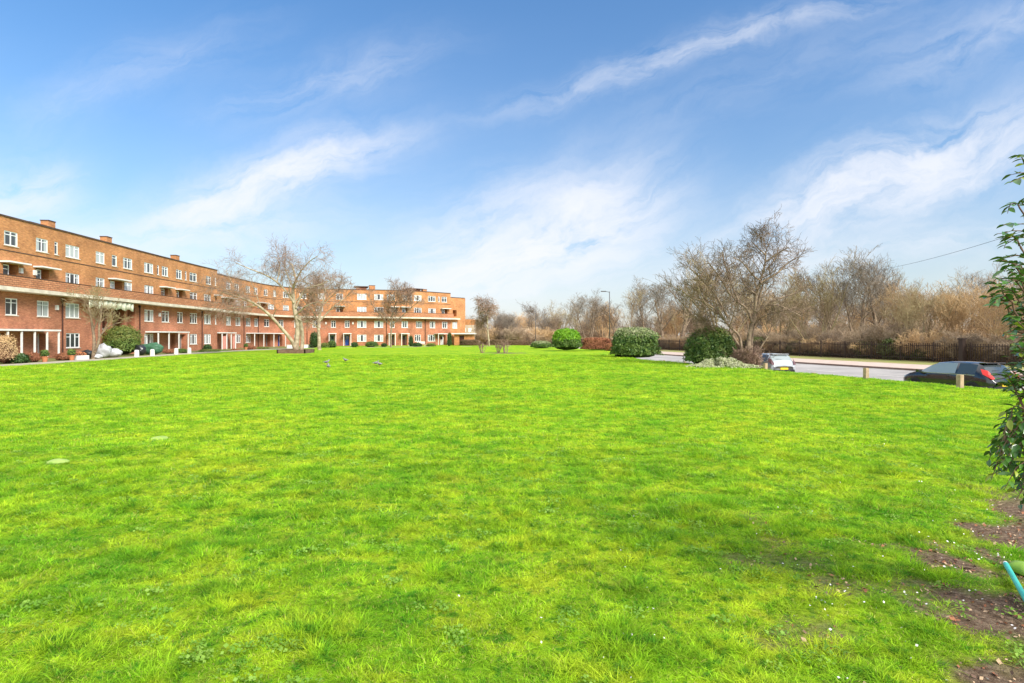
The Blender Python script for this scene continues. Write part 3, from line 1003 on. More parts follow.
spec_R = dict(
    top=11.0,
    windows=[(4, 226, 230.5, 2), (4, 234.5, 239, 2), (4, 246, 250, 2), (4, 254, 257.6, 2), (4, 264, 267.5, 2), (4, 273, 276.5, 2), (4, 283, 289, 2), (4, 300, 306, 2), (4, 318, 325, 2), (4, 336, 343, 2), (4, 357.6, 366, 3), (4, 374.5, 383, 3), (4, 387, 389, 1), (4, 391, 394.5, 2), (4, 402.5, 407.5, 2), (4, 410, 412, 1), (4, 414, 421.5, 3), (4, 428, 435.5, 3), (4, 438, 440, 1), (4, 441.5, 447, 2),
             (3, 235, 241, 2), (3, 243.5, 246.5, 2), (3, 268, 274, 2), (3, 283, 289, 2), (3, 296, 302, 2), (3, 316, 323, 2), (3, 357.6, 366, 3), (3, 374.5, 383, 3), (3, 414, 421.5, 3), (3, 428, 436, 3),
             (2, 226, 231, 2), (2, 235, 241, 3), (2, 245.5, 250.8, 3), (2, 254.4, 258, 2), (2, 264, 269.4, 2), (2, 279, 283.2, 2), (2, 294, 299, 2), (2, 312.3, 320.6, 3), (2, 330.5, 336.3, 2), (2, 344.3, 350, 2), (2, 357.6, 366, 3), (2, 374.5, 383, 3), (2, 390, 394.5, 2), (2, 402, 407.5, 2), (2, 416, 422, 3), (2, 429.5, 435.5, 3), (2, 442, 447.5, 2),
             (1, 235, 241, 3), (1, 245.5, 250.8, 3), (1, 294, 299, 2), (1, 357.6, 366, 3), (1, 374.5, 383, 3), (1, 414.5, 421, 3), (1, 428, 435, 3)],
    recess=[(3, 222, 226), (3, 228, 232), (3, 257.5, 265), (3, 336, 343), (3, 392, 397), (3, 402, 407.5), (3, 441.5, 447.5)],
    doors=[(222, 225, M_door_brown), (264, 272, M_door_brown), (278, 282, M_door_blue), (330, 334.6, M_door_green), (344.5, 349.5, M_door_blue), (390.5, 394, M_door_brown), (402.5, 407, M_door_brown), (440, 446, M_door_white)],
    porches=[(217, 236, 4), (254.5, 286, 4), (328.5, 336.5, 2), (343, 351.5, 2), (388.5, 396, 2), (401, 409.5, 2), (438, 448, 2)],
    pipes=[(243.5, 5.3), (257.8, 5.3), (307, 5.3), (386.5, 5.3), (425, 5.3)],
    chimneys=[(372, 1.1, 1.9, False), (424, .75, 1.6, False)],
    housings=[(356, 366.5, .7), (410, 420, .6)],
    end=(450.5, 464), boxes=[(227, 4.2), (326, 4.2), (353, 4.2)],
)
fL, rootL = block(FAC_L, 'long nearer wing of the four storey brick flats at the left', spec_L)
fR, rootR = block(FAC_R, 'curved far wing of the brick flats behind the bare tree in a planter', spec_R)


def more_building():
    f = fR; root = rootR; O = root.location
    # lower end bay
    a, b = f.u(450.5), f.L
    ops = [(a + .55, a + 1.85, 3.56, 4.9), (a + .6, a + 1.7, 6.1, 7.5, 1.0)]
    o = wall(f, root, 'end_bay_wall', M_org, a, b, -.3, 10.15, ops)
    window(f, root, a + 1.2, 3.56, 1.3, 1.34, 2)
    sweep(f, root, 'end_bay_coping', M_cop, a, b, -.3, .07, 10.152, 10.27)
    sweep(f, root, 'end_bay_slab', M_conc, a, a + 2.0, .004, .9, 5.45, 5.7)
    sweep(f, root, 'end_bay_roof', M_roof, a + .01, b, -8, -.302, 9.7, 9.9)
    sweep(f, root, 'end_bay_side', M_org, b - .002, b + .2, -8, -.002, -.3, 10.14)
    # the open stair bay of the near wing: brick piers and a scalloped pale awning
    f = fL; root = rootL; O = root.location
    for px in (101, 111.5, 126.5):
        u = f.u(px)
        p = f.P(u, -.25) - O
        mb = MB(); mb.box(-.28, .28, -.2, .25, 0, 4.99)
        mb.build('brick_pier', M_red, root, (p.x, p.y, .02), f.ang(u))
    a, b = f.u(90, 1.0), f.u(134, 1.0)
    mb = MB(); k = 44
    for i in range(k):
        u0 = a + (b - a) * i / k; u1 = a + (b - a) * (i + 1) / k
        def pt(u, z, i_):
            bulge = .92 + .07 * math.sin(i_ * 1.3)
            v = f.P(u, bulge) - O; return Vector((v.x, v.y, z))
        z0 = 4.50 + .22 * abs(math.sin(i * .36)); z1 = 4.50 + .22 * abs(math.sin((i + 1) * .36))
        mb.quad(pt(u0, z0, i), pt(u1, z1, i + 1), pt(u1, 5.40, i + 1), pt(u0, 5.40, i))
    aw = mb.build('awning', mat('cream striped awning cloth', (.72, .70, .56), .7, vary=(.56, .60, .46), scale=1.6), root, smooth=True)
    sol = aw.modifiers.new('thick', 'SOLIDIFY'); sol.thickness = .03
    # stair flight inside the bay
    mb = MB()
    u0 = f.u(114)
    for z in (2.55,):
        p = f.P(f.u(117), -1.6) - O
        mb.box(-4.2, 4.2, -.8, .9, z, z + .22)
    mb.build('stair_landing', M_conc, root, (p.x, p.y, 0), f.ang(u0))
    # plants hanging on one balcony
    # flat roofed brick annexe at the far end
    X0, X1, D = at(453, 124), at(474.5, 126), 124.5
    an = empty('brick_outbuilding', 'low brick outbuilding with an overhanging white flat roof at the end of the far wing', 'outbuilding', ((X0 + X1) / 2, D, -.1))
    w = (X1 - X0) / 2
    mb = MB(); mb.box(-w + .2, -.9, 0, 4, 0, 2.38); mb.box(.1, w - .1, 0, 4, 0, 2.38); mb.box(-.9, .1, 0.01, 4, 2.1, 2.38); mb.box(-.9, .1, .8, 4, 0, 2.1)
    mb.build('wall', M_org, an)
    mb = MB(); mb.box(-w - .3, w + .3, -.6, 4.3, 2.384, 2.60); mb.build('flat_roof', M_white, an)
    mb = MB(); mb.box(-.85, .05, .3, .36, 0, 2.08); mb.build('door', M_door_brown, an)
    # a house far behind the end of the wing
    hx, hd = at(468, 138), 138
    h = empty('distant_house', 'distant brick house with cream lower wall glimpsed between the far wing and the birch', 'house', (hx, hd, -.1)); h.scale = (.72,) * 3
    mb = MB(); mb.box(-6, 2.0, 0, 7, 0, 7.4); mb.build('wall', [M_cream], h)
    mb = MB()
    for (za, zb, t) in ((7.4, 8.1, 0), (6.3, 7.42, .02)):
        mb.box(-6 - t, 2.0 + t, 0 - t, 7 + t, za, zb)
    mb.build('upper_wall', M_org, h)
    for (x, z) in ((-1.2, 1.0), (.6, 1.0), (-1.2, 4), (.6, 4)):
        mb = MB(); mb.box(x - .5, x + .5, -.05, .02, z, z + 1.3); mb.build('window', M_upvc, h)


more_building()

# ------------------------------------------------------------------ plants: generators
def unit(v): return v / (np.linalg.norm(v) + 1e-9)


class Tree:
    def __init__(s, seed):
        s.r = random.Random(seed); s.lv = {}

    def add(s, lv, pts, rad_): s.lv.setdefault(lv, []).append((pts, rad_))

    def rv(s):
        while True:
            v = Vector((s.r.uniform(-1, 1), s.r.uniform(-1, 1), s.r.uniform(-1, 1)))
            if .1 < v.length < 1: return v.normalized()

    def grow(s, p, d, L, r, lv, P):
        n = P['seg'][lv]
        pts = [tuple(p)]; rr = [r]
        dirs = [d.copy()]
        q = p.copy(); dd = d.copy()
        for i in range(n):
            dd = (dd + s.rv() * P['wig'][lv] + Vector((0, 0, P['up'][lv]))).normalized()
            q = q + dd * (L / n)
            t = (i + 1) / n
            pts.append(tuple(q)); rr.append(max(r * (1 - t * P['taper'][lv]), P['rmin'])); dirs.append(dd.copy())
        s.add(lv, pts, rr)
        if lv + 1 < len(P['seg']):
            s.kids(pts, rr, dirs, L, lv, P)

    def kids(s, pts, rr, dirs, L, lv, P, cnt=None, start=None):
        n = len(pts) - 1
        k = cnt if cnt is not None else P['kids'][lv]
        k = max(1, int(round(k * s.r.uniform(.8, 1.2))))
        st = P['start'][lv] if start is None else start
        for j in range(k):
            t = st + (1 - st) * (j + s.r.random()) / k
            f = t * n; i = min(int(f), n - 1); w = f - i
            p = Vector(pts[i]).lerp(Vector(pts[i + 1]), w)
            d = dirs[i].lerp(dirs[min(i + 1, n)], w).normalized()
            ax = d.cross(s.rv()).normalized()
            a = rad(P['ang'][lv] * s.r.uniform(.65, 1.3))
            nd = (Matrix.Rotation(a, 3, ax) @ d).normalized()
            nd = (nd + Vector((0, 0, P['cup'][lv]))).normalized()
            rloc = rr[i] * (1 - w) + rr[i + 1] * w
            r2 = min(rloc * .85, max(rloc * P['rr'][lv], P['rmin']))
            L2 = P['len'][lv + 1] * s.r.uniform(.65, 1.25) * (1 - .35 * t)
            s.grow(p, nd, L2, r2, lv + 1, P)

    def meshes(s, split, sides=(9, 6, 4, 3, 3, 3)):
        out = []
        for lvs in (range(0, split), range(split, 9)):
            V = []; F = []; b = 0
            for l in lvs:
                if l in s.lv:
                    v, f = tubes(s.lv[l], sides[min(l, 5)])
                    V.append(v); F.append(f + b); b += len(v)
            out.append((np.concatenate(V), np.concatenate(F)) if V else None)
        return out


def make_tree_obj(T, name, label, cat, loc, mats, split=2, rz=0, scale=1, group=None, leafless=True):
    root = empty(name, label, cat, loc, rz, group)
    root.scale = (scale,) * 3
    (a, b) = T.meshes(split)
    link('trunk', np_mesh('trunk', a[0], a[1], True), root, mats[0])
    if b is not None: link('crown', np_mesh('crown', b[0], b[1], False), root, mats[1])
    return root


def P_tree(H=10, trunk=.45, spread=1.0, dense=1.0, up=.12, rmin=.008, droop=0.0):
    return dict(seg=[6, 5, 4, 4, 3], wig=[.10, .22, .28, .32, .3], up=[.05, up, up * .8, up * .5 - droop, up * .3 - droop * 2], taper=[.75, .85, .85, .85, .8],
                kids=[int(11 * dense), int(9 * dense), int(7 * dense), int(5 * dense)], start=[trunk, .2, .15, .1], ang=[46 * spread, 42, 42, 40], cup=[.10, .12, .1, .05 - droop],
                rr=[.5, .48, .5, .6], len=[H, H * .42, H * .23, H * .12, H * .065], rmin=rmin)


def simple_tree(seed, H, r=.2, **k):
    T = Tree(seed); P = P_tree(H, **k); P['kids'][3] = max(2, P['kids'][3] - 2); P['kids'][2] -= 1
    T.grow(Vector((0, 0, -.2)), Vector((T.r.uniform(-.06, .06), T.r.uniform(-.06, .06), 1)).normalized(), H * .8, r, 0, P)
    return T


def multi_stem(seed, H, stems=5, r=.1, lean=.35, **k):
    T = Tree(seed); P = P_tree(H, **k)
    for i in range(stems):
        a = 2 * PI * i / stems + T.r.uniform(-.5, .5)
        l = lean * T.r.uniform(.4, 1.3)
        T.grow(Vector((.15 * math.cos(a), .15 * math.sin(a), -.1)), Vector((l * math.cos(a), l * math.sin(a), 1)).normalized(), H * .8 * T.r.uniform(.75, 1.05), r * T.r.uniform(.7, 1.2), 0, P)
    return T


def px_limb(T, lv, pts, D, base, r0, r1, P, dy=(0, 0), kids=None, start=.1, seedj=0):
    """a limb drawn through measured points; dy: how far it leans towards or away in depth over its length"""
    n = len(pts); out = []; rr = []
    pts = list(pts)
    for i, (px, py) in enumerate(pts):
        t = i / (n - 1)
        y = dy[0] + (dy[1] - dy[0]) * t
        Dl = D + y
        out.append((at(px, Dl) - base[0], Dl - base[1], zat(py, Dl) - base[2]))
        rr.append(r0 + (r1 - r0) * t)
    # smooth subdivision
    V = [Vector(p) for p in out]; sp = []; sr = []
    for i in range(n - 1):
        p0 = V[max(i - 1, 0)]; p1 = V[i]; p2 = V[i + 1]; p3 = V[min(i + 2, n - 1)]
        for j in range(3):
            t = j / 3
            sp.append(.5 * ((2 * p1) + (p2 - p0) * t + (2 * p0 - 5 * p1 + 4 * p2 - p3) * t * t + (3 * p1 - p0 - 3 * p2 + p3) * t ** 3)); sr.append(rr[i] + (rr[i + 1] - rr[i]) * t)
    sp.append(V[-1]); sr.append(rr[-1])
    T.add(lv, [tuple(p) for p in sp], sr)
    dirs = [(sp[min(i + 1, len(sp) - 1)] - sp[max(i - 1, 0)]).normalized() for i in range(len(sp))]
    L = sum((sp[i + 1] - sp[i]).length for i in range(len(sp) - 1))
    if kids: T.kids([tuple(p) for p in sp], sr, dirs, L, lv, P, cnt=kids, start=start)


def leaf_quads(C, Nrm, size, rng, aspect=.55, jitter=.7):
    """C (M,3) centres; leaves as 4-point rhombs, loosely facing Nrm"""
    M_ = len(C)
    n = Nrm + rng.normal(size=(M_, 3)) * jitter
    n /= np.linalg.norm(n, axis=1, keepdims=True) + 1e-9
    t = np.cross(n, rng.normal(size=(M_, 3))); t /= np.linalg.norm(t, axis=1, keepdims=True) + 1e-9
    b = np.cross(n, t)
    s = (size * rng.uniform(.6, 1.3, M_))[:, None]
    V = np.stack([C - t * s, C - b * s * aspect, C + t * s, C + b * s * aspect], 1).reshape(-1, 3)
    F = np.arange(M_ * 4).reshape(M_, 4)
    return V, F


def hedge_mesh(name, w, d, h, n, leaf, seed, power=2.6, bump=.12, top_mat_z=None, bottom=.02, ragged=.0):
    """clipped bush: superellipsoid of leaves round a dark core; material 0 leaves, 1 core, 2 leaves on top"""
    rng = np.random.default_rng(seed)
    dirs = rng.normal(size=(n, 3)); dirs /= np.linalg.norm(dirs, axis=1, keepdims=True)
    dirs[:, 2] = np.where(dirs[:, 2] < -.55, -dirs[:, 2], dirs[:, 2])
    dirs /= np.linalg.norm(dirs, axis=1, keepdims=True)
    p = power
    k = (np.abs(dirs[:, 0]) ** p + np.abs(dirs[:, 1]) ** p + np.abs(dirs[:, 2]) ** p) ** (-1 / p)
    az = np.arctan2(dirs[:, 1], dirs[:, 0]) * 2.2
    lump = 1 + bump * (fbm(az + 10, dirs[:, 2] * 2.6 + 5, 4, seed) - .5) * 2
    dep = 1 - np.abs(rng.normal(size=n)) * .05 + ragged * (rng.random(n) ** 5)
    S = np.array([w / 2, d / 2, h / 2])
    C = dirs * (k * lump * dep)[:, None]
    C[:, :2] *= (1 + .55 * np.clip(-C[:, 2:3], 0, 1) ** 2)
    C = C * S
    C[:, 2] += h / 2
    C[:, 2] = np.maximum(C[:, 2], bottom)
    V, F = leaf_quads(C, dirs, np.full(n, leaf), rng, .55, .65)
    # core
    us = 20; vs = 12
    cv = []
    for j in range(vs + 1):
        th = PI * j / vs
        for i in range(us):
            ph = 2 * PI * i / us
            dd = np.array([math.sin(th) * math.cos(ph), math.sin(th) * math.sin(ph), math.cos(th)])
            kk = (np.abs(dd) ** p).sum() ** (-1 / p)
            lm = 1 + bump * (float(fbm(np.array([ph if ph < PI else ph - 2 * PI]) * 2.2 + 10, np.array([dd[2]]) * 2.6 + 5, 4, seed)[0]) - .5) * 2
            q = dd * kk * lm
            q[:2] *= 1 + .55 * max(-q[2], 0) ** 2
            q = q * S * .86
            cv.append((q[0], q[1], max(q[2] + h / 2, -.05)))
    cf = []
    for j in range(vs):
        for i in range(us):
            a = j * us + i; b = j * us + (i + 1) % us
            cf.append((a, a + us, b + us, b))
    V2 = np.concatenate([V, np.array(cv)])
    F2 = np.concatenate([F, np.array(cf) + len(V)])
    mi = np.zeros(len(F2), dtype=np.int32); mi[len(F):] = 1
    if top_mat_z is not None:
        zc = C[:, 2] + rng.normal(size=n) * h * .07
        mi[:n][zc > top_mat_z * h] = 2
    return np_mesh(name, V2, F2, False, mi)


def bush(name, label, cat, px, D, w, d, h, n, leaf, seed, mats, z=None, group=None, **k):
    me = hedge_mesh(name, w, d, h, n, leaf, seed, **k)
    x = at(px, D)
    zz = float(lawn_z(x, D)) if z is None else z
    o = link(name, me, None, mats, (x, D, zz - .03))
    return tag(o, label, cat, group)


# ------------------------------------------------------------------ trees on the lawn
def hero_plane_tree():
    D = 67.0; px = 296; base = (at(px, D), D, float(lawn_z(at(px, D), D)))
    T = Tree(11)
    P = P_tree(9.5, dense=.95, up=.0, rmin=.009, droop=.04); P['cup'] = [.0, .02, .0, -.05]
    P['len'] = [9, 3.2, 2.4, 1.5, .8]; P['ang'] = [52, 50, 46, 42]; P['wig'] = [.1, .28, .38, .38, .34]
    P['kids'] = [7, 6, 5, 5]
    px_limb(T, 0, [(296, 353), (296.5, 344), (298, 325), (295, 311), (294, 302), (293, 288), (296, 280), (294, 272), (292, 264)], D, base, 0.340, 0.064, P, (0, .6), 9, .45)
    px_limb(T, 0, [(301, 353), (302.5, 342), (301.5, 328), (299, 316)], D, base, 0.222, 0.192, P, (.1, .1))
    px_limb(T, 0, [(295, 349), (292, 341), (284, 331), (270.5, 315.7), (257, 305), (245.7, 299.5), (234, 295.7), (222, 292)], D, base, 0.222, 0.048, P, (-.2, -3.5), 9, .5)
    px_limb(T, 1, [(294, 303), (285.7, 291), (276, 281.4), (264.7, 274.7), (250, 269), (236, 263)], D, base, 0.141, 0.040, P, (0, -1), 13, .25)
    px_limb(T, 1, [(277, 282), (279, 272), (279, 263), (275, 257)], D, base, 0.081, 0.032, P, (-.3, 1), 9, .2)
    px_limb(T, 1, [(296, 308), (301, 296), (306.6, 288), (320, 284.5), (333, 279)], D, base, 0.126, 0.032, P, (0, 1.6), 11, .3)
    px_limb(T, 1, [(294, 284), (301, 271), (310, 261), (318, 256)], D, base, 0.111, 0.032, P, (.3, -1.4), 11, .15)
    px_limb(T, 1, [(294, 290), (287, 274), (284, 263), (286, 256)], D, base, 0.096, 0.032, P, (.3, 2.0), 10, .2)
    px_limb(T, 1, [(296, 315), (306, 306), (318, 302), (330, 304)], D, base, 0.089, 0.028, P, (0, -2.2), 8, .3)
    px_limb(T, 1, [(258, 305), (245, 307), (230, 308), (216, 312)], D, base, 0.067, 0.024, P, (-1, -3.5), 7, .3)
    px_limb(T, 1, [(262, 309), (255, 292), (250, 280)], D, base, 0.059, 0.024, P, (-1, -1.5), 6, .3)
    px_limb(T, 1, [(240, 297), (232, 283), (226, 270)], D, base, 0.052, 0.024, P, (-2, -3), 7, .2)
    px_limb(T, 1, [(297, 318), (304, 322), (311, 319)], D, base, 0.067, 0.024, P, (0, -1), 4, .3)
    px_limb(T, 1, [(272, 318), (276, 309), (272, 305)], D, base, 0.059, 0.024, P, (0, -1), 3, .4)
    make_tree_obj(T, 'plane_tree', 'large cream barked bare tree with a long low limb in a timber planter', 'tree', base, (M_birch, M_twig_red), split=2)
    # planter
    pl = empty('tree_planter', 'low dark timber square planter round the foot of the cream barked tree', 'planter', (base[0] + .0, D, base[2]))
    for k in range(4):
        mb = MB(); mb.box(-1.55, 1.55, -1.55, -1.43, -.1, .42)
        mb.build('side_board', M_darkwood, pl, (0, 0, 0), k * PI / 2)
    mb = MB(); mb.box(-1.42, 1.42, -1.42, 1.42, -.1, .30); mb.build('soil', GM['leaf litter'], pl)


hero_plane_tree()


def hero_right_tree():
    D = 39.0; px = 748; x = at(px, D); base = (x, D, float(lawn_z(x, D)))
    T = Tree(23)
    P = P_tree(8.5, dense=1, up=.05, rmin=.0085)
    P['len'] = [8, 1.9, 1.4, .85, .45]
    P['kids'] = [7, 5, 5, 3]; P['rr'] = [.55, .55, .6, .6]; P['ang'] = [55, 52, 48, 45]
    P['wig'] = [.1, .32, .42, .42, .35]
    L_ = px_limb
    L_(T, 0, [(748, 366), (748, 355), (750, 332), (755, 313.5), (756, 295), (760.5, 281), (765, 264), (766, 252), (769, 243)], D, base, 0.168, 0.024, P, (0, .5), 12, .45)
    L_(T, 0, [(744, 366), (742, 355.5), (739.5, 337), (730, 327), (724.5, 320), (717.5, 305), (709, 288)], D, base, 0.109, 0.024, P, (0, -.8), 9, .35)
    L_(T, 0, [(752, 366), (751, 350), (753, 330), (759, 300), (763, 284)], D, base, 0.134, 0.056, P, (.2, .6), 4, .5)
    L_(T, 0, [(744, 352), (735, 340), (729, 330)], D, base, 0.101, 0.064, P, (0, -.5), 2, .5)
    L_(T, 1, [(752, 322), (747, 309), (735, 299.5), (731, 290), (730, 276), (724, 262)], D, base, 0.092, 0.024, P, (0, .9), 12, .2)
    L_(T, 1, [(756, 312), (770, 301.7), (784, 297), (798, 292), (806, 286)], D, base, 0.084, 0.024, P, (0, -.8), 10, .2)
    L_(T, 1, [(762, 306), (777, 305), (791, 311), (803, 317)], D, base, 0.067, 0.020, P, (0, 1.0), 9, .3)
    L_(T, 1, [(760, 283), (777, 273.5), (786.5, 264), (800, 256)], D, base, 0.084, 0.024, P, (0, .8), 11, .15)
    L_(T, 1, [(760, 280), (753.7, 276), (742, 262), (733, 258)], D, base, 0.067, 0.024, P, (0, -.9), 9, .2)
    L_(T, 1, [(765, 262), (780, 252), (789, 247)], D, base, 0.059, 0.024, P, (0, -.6), 8, .15)
    L_(T, 1, [(766, 255), (758, 248), (752, 242)], D, base, 0.050, 0.020, P, (0, .7), 7, .2)
    L_(T, 1, [(766, 270), (775, 259), (779, 247)], D, base, 0.050, 0.020, P, (0, .8), 7, .2)
    L_(T, 1, [(722, 316), (712, 310), (703, 300), (698, 286)], D, base, 0.050, 0.020, P, (0, -1.2), 8, .2)
    L_(T, 1, [(757, 295), (745, 285), (740, 270)], D, base, 0.059, 0.020, P, (0, 1.4), 8, .2)
    L_(T, 0, [(756, 358), (761, 347), (768, 336), (772, 325)], D, base, 0.076, 0.024, P, (0, -.6), 4, .5)
    L_(T, 1, [(730, 327), (718, 312), (704, 302), (690, 297), (680, 288)], D, base, .08, .03, P, (0, -.6), 12, .2)
    L_(T, 1, [(728, 318), (716, 296), (702, 280), (690, 268)], D, base, .08, .03, P, (0, .6), 12, .2)
    L_(T, 1, [(731, 296), (720, 278), (708, 262)], D, base, .07, .03, P, (0, -.4), 10, .2)
    L_(T, 1, [(738, 300), (728, 275), (722, 252)], D, base, .07, .03, P, (0, .9), 10, .2)
    L_(T, 0, [(741, 366), (734, 350), (722, 338), (706, 322), (694, 312)], D, base, .10, .03, P, (.3, 1.2), 9, .35)
    # brushy basal shoots
    for i in range(26):
        a = T.r.uniform(0, 2 * PI); rr0 = T.r.uniform(.1, .9)
        T.grow(Vector((rr0 * math.cos(a), rr0 * math.sin(a), -.05)), Vector((.5 * math.cos(a), .5 * math.sin(a), 1)).normalized(), T.r.uniform(.9, 1.9), .018, 2, P)
    make_tree_obj(T, 'multi_stemmed_tree', 'tall bare many stemmed tree between the round bush and the pale car', 'tree', base, (M_bark, M_twig), split=2)


hero_right_tree()


def small_lawn_trees():
    # slender tree behind the planter tree
    D = 82.0; x = at(319.5, D); base = (x, D, float(lawn_z(x, D)))
    T = Tree(5); P = P_tree(7.5, dense=.9, up=.03, rmin=.014, droop=.05)
    P['len'] = [7, 3.0, 2.0, 1.1, .6]
    px_limb(T, 0, [(319.5, 351), (319, 338), (318.5, 325), (321, 310), (324, 297), (326, 288)], D, base, .26, .05, P, (0, 0), 12, .3)
    px_limb(T, 1, [(319, 322), (330, 310), (342, 300), (350, 294)], D, base, .12, .04, P, (0, 1), 13, .2)
    px_limb(T, 1, [(319, 322), (312, 310), (304, 300), (300, 292)], D, base, .10, .04, P, (0, -1), 10, .2)
    px_limb(T, 1, [(322, 306), (334, 294), (344, 286)], D, base, .09, .03, P, (0, 0.5), 10, .2)
    make_tree_obj(T, 'slender_tree', 'slender pale trunked bare tree just right of the large cream barked tree', 'tree', base, (M_birch, M_twig_red))
    D = 103.0; x = at(392, D); base = (x, D, float(lawn_z(x, D)))
    T = Tree(6); P = P_tree(8, dense=.9, up=.03, rmin=.016, droop=.04)
    P['len'] = [8, 3.6, 2.3, 1.3, .7]
    P['len'] = [8, 2.8, 1.9, 1.1, .6]; P['cup'] = [0, 0, 0, 0]
    px_limb(T, 0, [(391, 347), (391, 335), (392, 320), (394, 308), (397, 300), (400, 295)], D, base, .16, .05, P, (0, 0), 13, .25)
    px_limb(T, 1, [(391, 326), (380, 315), (372, 304), (368, 294)], D, base, .10, .04, P, (0, 1), 13, .15)
    px_limb(T, 1, [(391, 326), (402, 316), (412, 307), (420, 300)], D, base, .10, .04, P, (0, -1), 13, .15)
    make_tree_obj(T, 'small_bare_tree', 'thin bare reddish tree standing before the middle of the far wing', 'tree', base, (M_bark, M_twig_red))
    # birch at the end of the lawn
    D = 112.0; x = at(489, D); base = (x, D, float(lawn_z(x, D)))
    T = Tree(7); P = P_tree(9.4, trunk=.3, dense=1, up=.06, rmin=.02, droop=.13)
    P['len'] = [9.4, 2.9, 1.9, 1.3, .9]; P['kids'] = [12, 7, 5, 4]
    P['cup'] = [.0, -.05, -.1, -.15]
    T.grow(Vector((0, 0, -.1)), Vector((.02, 0, 1)), 7.4, .17, 0, P)
    make_tree_obj(T, 'birch_tree', 'weeping bare birch standing alone just right of the end of the brick flats', 'tree', base, (M_birch, M_twig_red), split=1)
    # small tree in the front garden by the open stair bay
    D = 50.5; x = at(94, D); base = (x, D, 0)
    T = Tree(8); P = P_tree(4.6, dense=.8, up=.10, rmin=.010)
    P['len'] = [4.6, 2.0, 1.2, .7, .4]
    P['kids'] = [6, 5, 4, 3]
    px_limb(T, 0, [(93, 360), (94, 350), (94, 338), (92, 325), (90, 312), (86, 303)], D, base, .17, .04, P, (0, .3), 7, .4)
    px_limb(T, 0, [(95, 352), (99, 340), (99, 328), (101, 316), (101, 306)], D, base, .12, .04, P, (0, -.4), 6, .4)
    px_limb(T, 1, [(97, 342), (104, 330), (110, 318), (112, 309)], D, base, .07, .02, P, (0, .4), 7, .3)
    px_limb(T, 1, [(102, 334), (110, 326), (122, 322)], D, base, .05, .02, P, (0, .4), 6, .3)
    make_tree_obj(T, 'garden_tree', 'small bare forked tree in front of the open stair bay on the left', 'tree', base, (M_bark, M_twig_green))


small_lawn_trees()


# pruned bushes on bare soil in the lawn
def pruned():
    for i, (px, D, h, w, lab) in enumerate(((482.5, 68, 1.25, .5, 'pruned bare rose bush on the worn soil, the left one of three in the lawn'),
                                            (498.5, 69, 1.05, .35, 'short pruned bare bush, the middle one of three on the worn soil'),
                                            (505.5, 68, 1.35, .55, 'pruned bare bush with upright stems, the right one of three on the worn soil'))):
        T = Tree(40 + i); P = P_tree(1.2, dense=.8, up=.1, rmin=.012)
        P['len'] = [h, h * .3, h * .2, h * .12, .06]; P['kids'] = [4, 3, 1, 1]; P['ang'] = [28, 30, 30, 30]
        x = at(px, D)
        for k in range(9):
            a = T.r.uniform(0, 2 * PI)
            T.grow(Vector((w * .3 * math.cos(a), w * .3 * math.sin(a), -.05)), Vector((.3 * math.cos(a), .3 * math.sin(a), 1)).normalized(), h * T.r.uniform(.7, 1), .035, 0, P)
        make_tree_obj(T, 'pruned_bush', lab, 'bush', (x, D, float(lawn_z(x, D))), (M_twig_red, M_twig_red), split=1, group='pruned bushes in the lawn')


pruned()

# clipped bushes
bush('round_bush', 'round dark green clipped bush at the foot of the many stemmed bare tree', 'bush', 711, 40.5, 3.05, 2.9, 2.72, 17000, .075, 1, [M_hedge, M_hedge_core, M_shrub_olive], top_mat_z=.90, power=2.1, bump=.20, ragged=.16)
bush('wide_hedge', 'wide flat topped clipped hedge with a pale top, right of the lamp post', 'hedge', 635, 54, 3.75, 3.0, 2.70, 17000, .10, 2, [M_hedge, M_hedge_core, M_hedge_grey], top_mat_z=.82, power=2.9, bump=.20, ragged=.14)
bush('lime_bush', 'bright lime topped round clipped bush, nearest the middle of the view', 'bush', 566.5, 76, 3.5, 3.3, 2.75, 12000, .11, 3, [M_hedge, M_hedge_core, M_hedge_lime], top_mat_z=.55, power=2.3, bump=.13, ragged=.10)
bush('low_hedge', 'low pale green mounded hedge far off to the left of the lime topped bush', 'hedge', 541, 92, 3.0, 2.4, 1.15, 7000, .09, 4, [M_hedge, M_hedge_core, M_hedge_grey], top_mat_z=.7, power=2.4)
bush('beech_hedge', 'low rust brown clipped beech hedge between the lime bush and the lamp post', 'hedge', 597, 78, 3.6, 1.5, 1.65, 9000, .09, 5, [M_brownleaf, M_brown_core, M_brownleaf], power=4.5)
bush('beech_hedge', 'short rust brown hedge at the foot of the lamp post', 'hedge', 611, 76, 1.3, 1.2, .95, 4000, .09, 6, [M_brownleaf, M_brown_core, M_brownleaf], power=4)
for i, (px, w, h) in enumerate(((470, 3.0, 1.5), (497, 3.4, 1.5), (517, 4.2, 1.3))):
    bush('boundary_hedge', ('low brown hedge beside the white roofed outbuilding', 'low brown hedge behind the weeping birch', 'low brown hedge along the lawn end under the yellow willow scrub')[i], 'hedge', px, 122 + i, w * 1.3, 1.4, h - .25, 6000, .10, 50 + i, [M_dullleaf, M_brown_core, M_dullleaf], power=5, z=-.1)


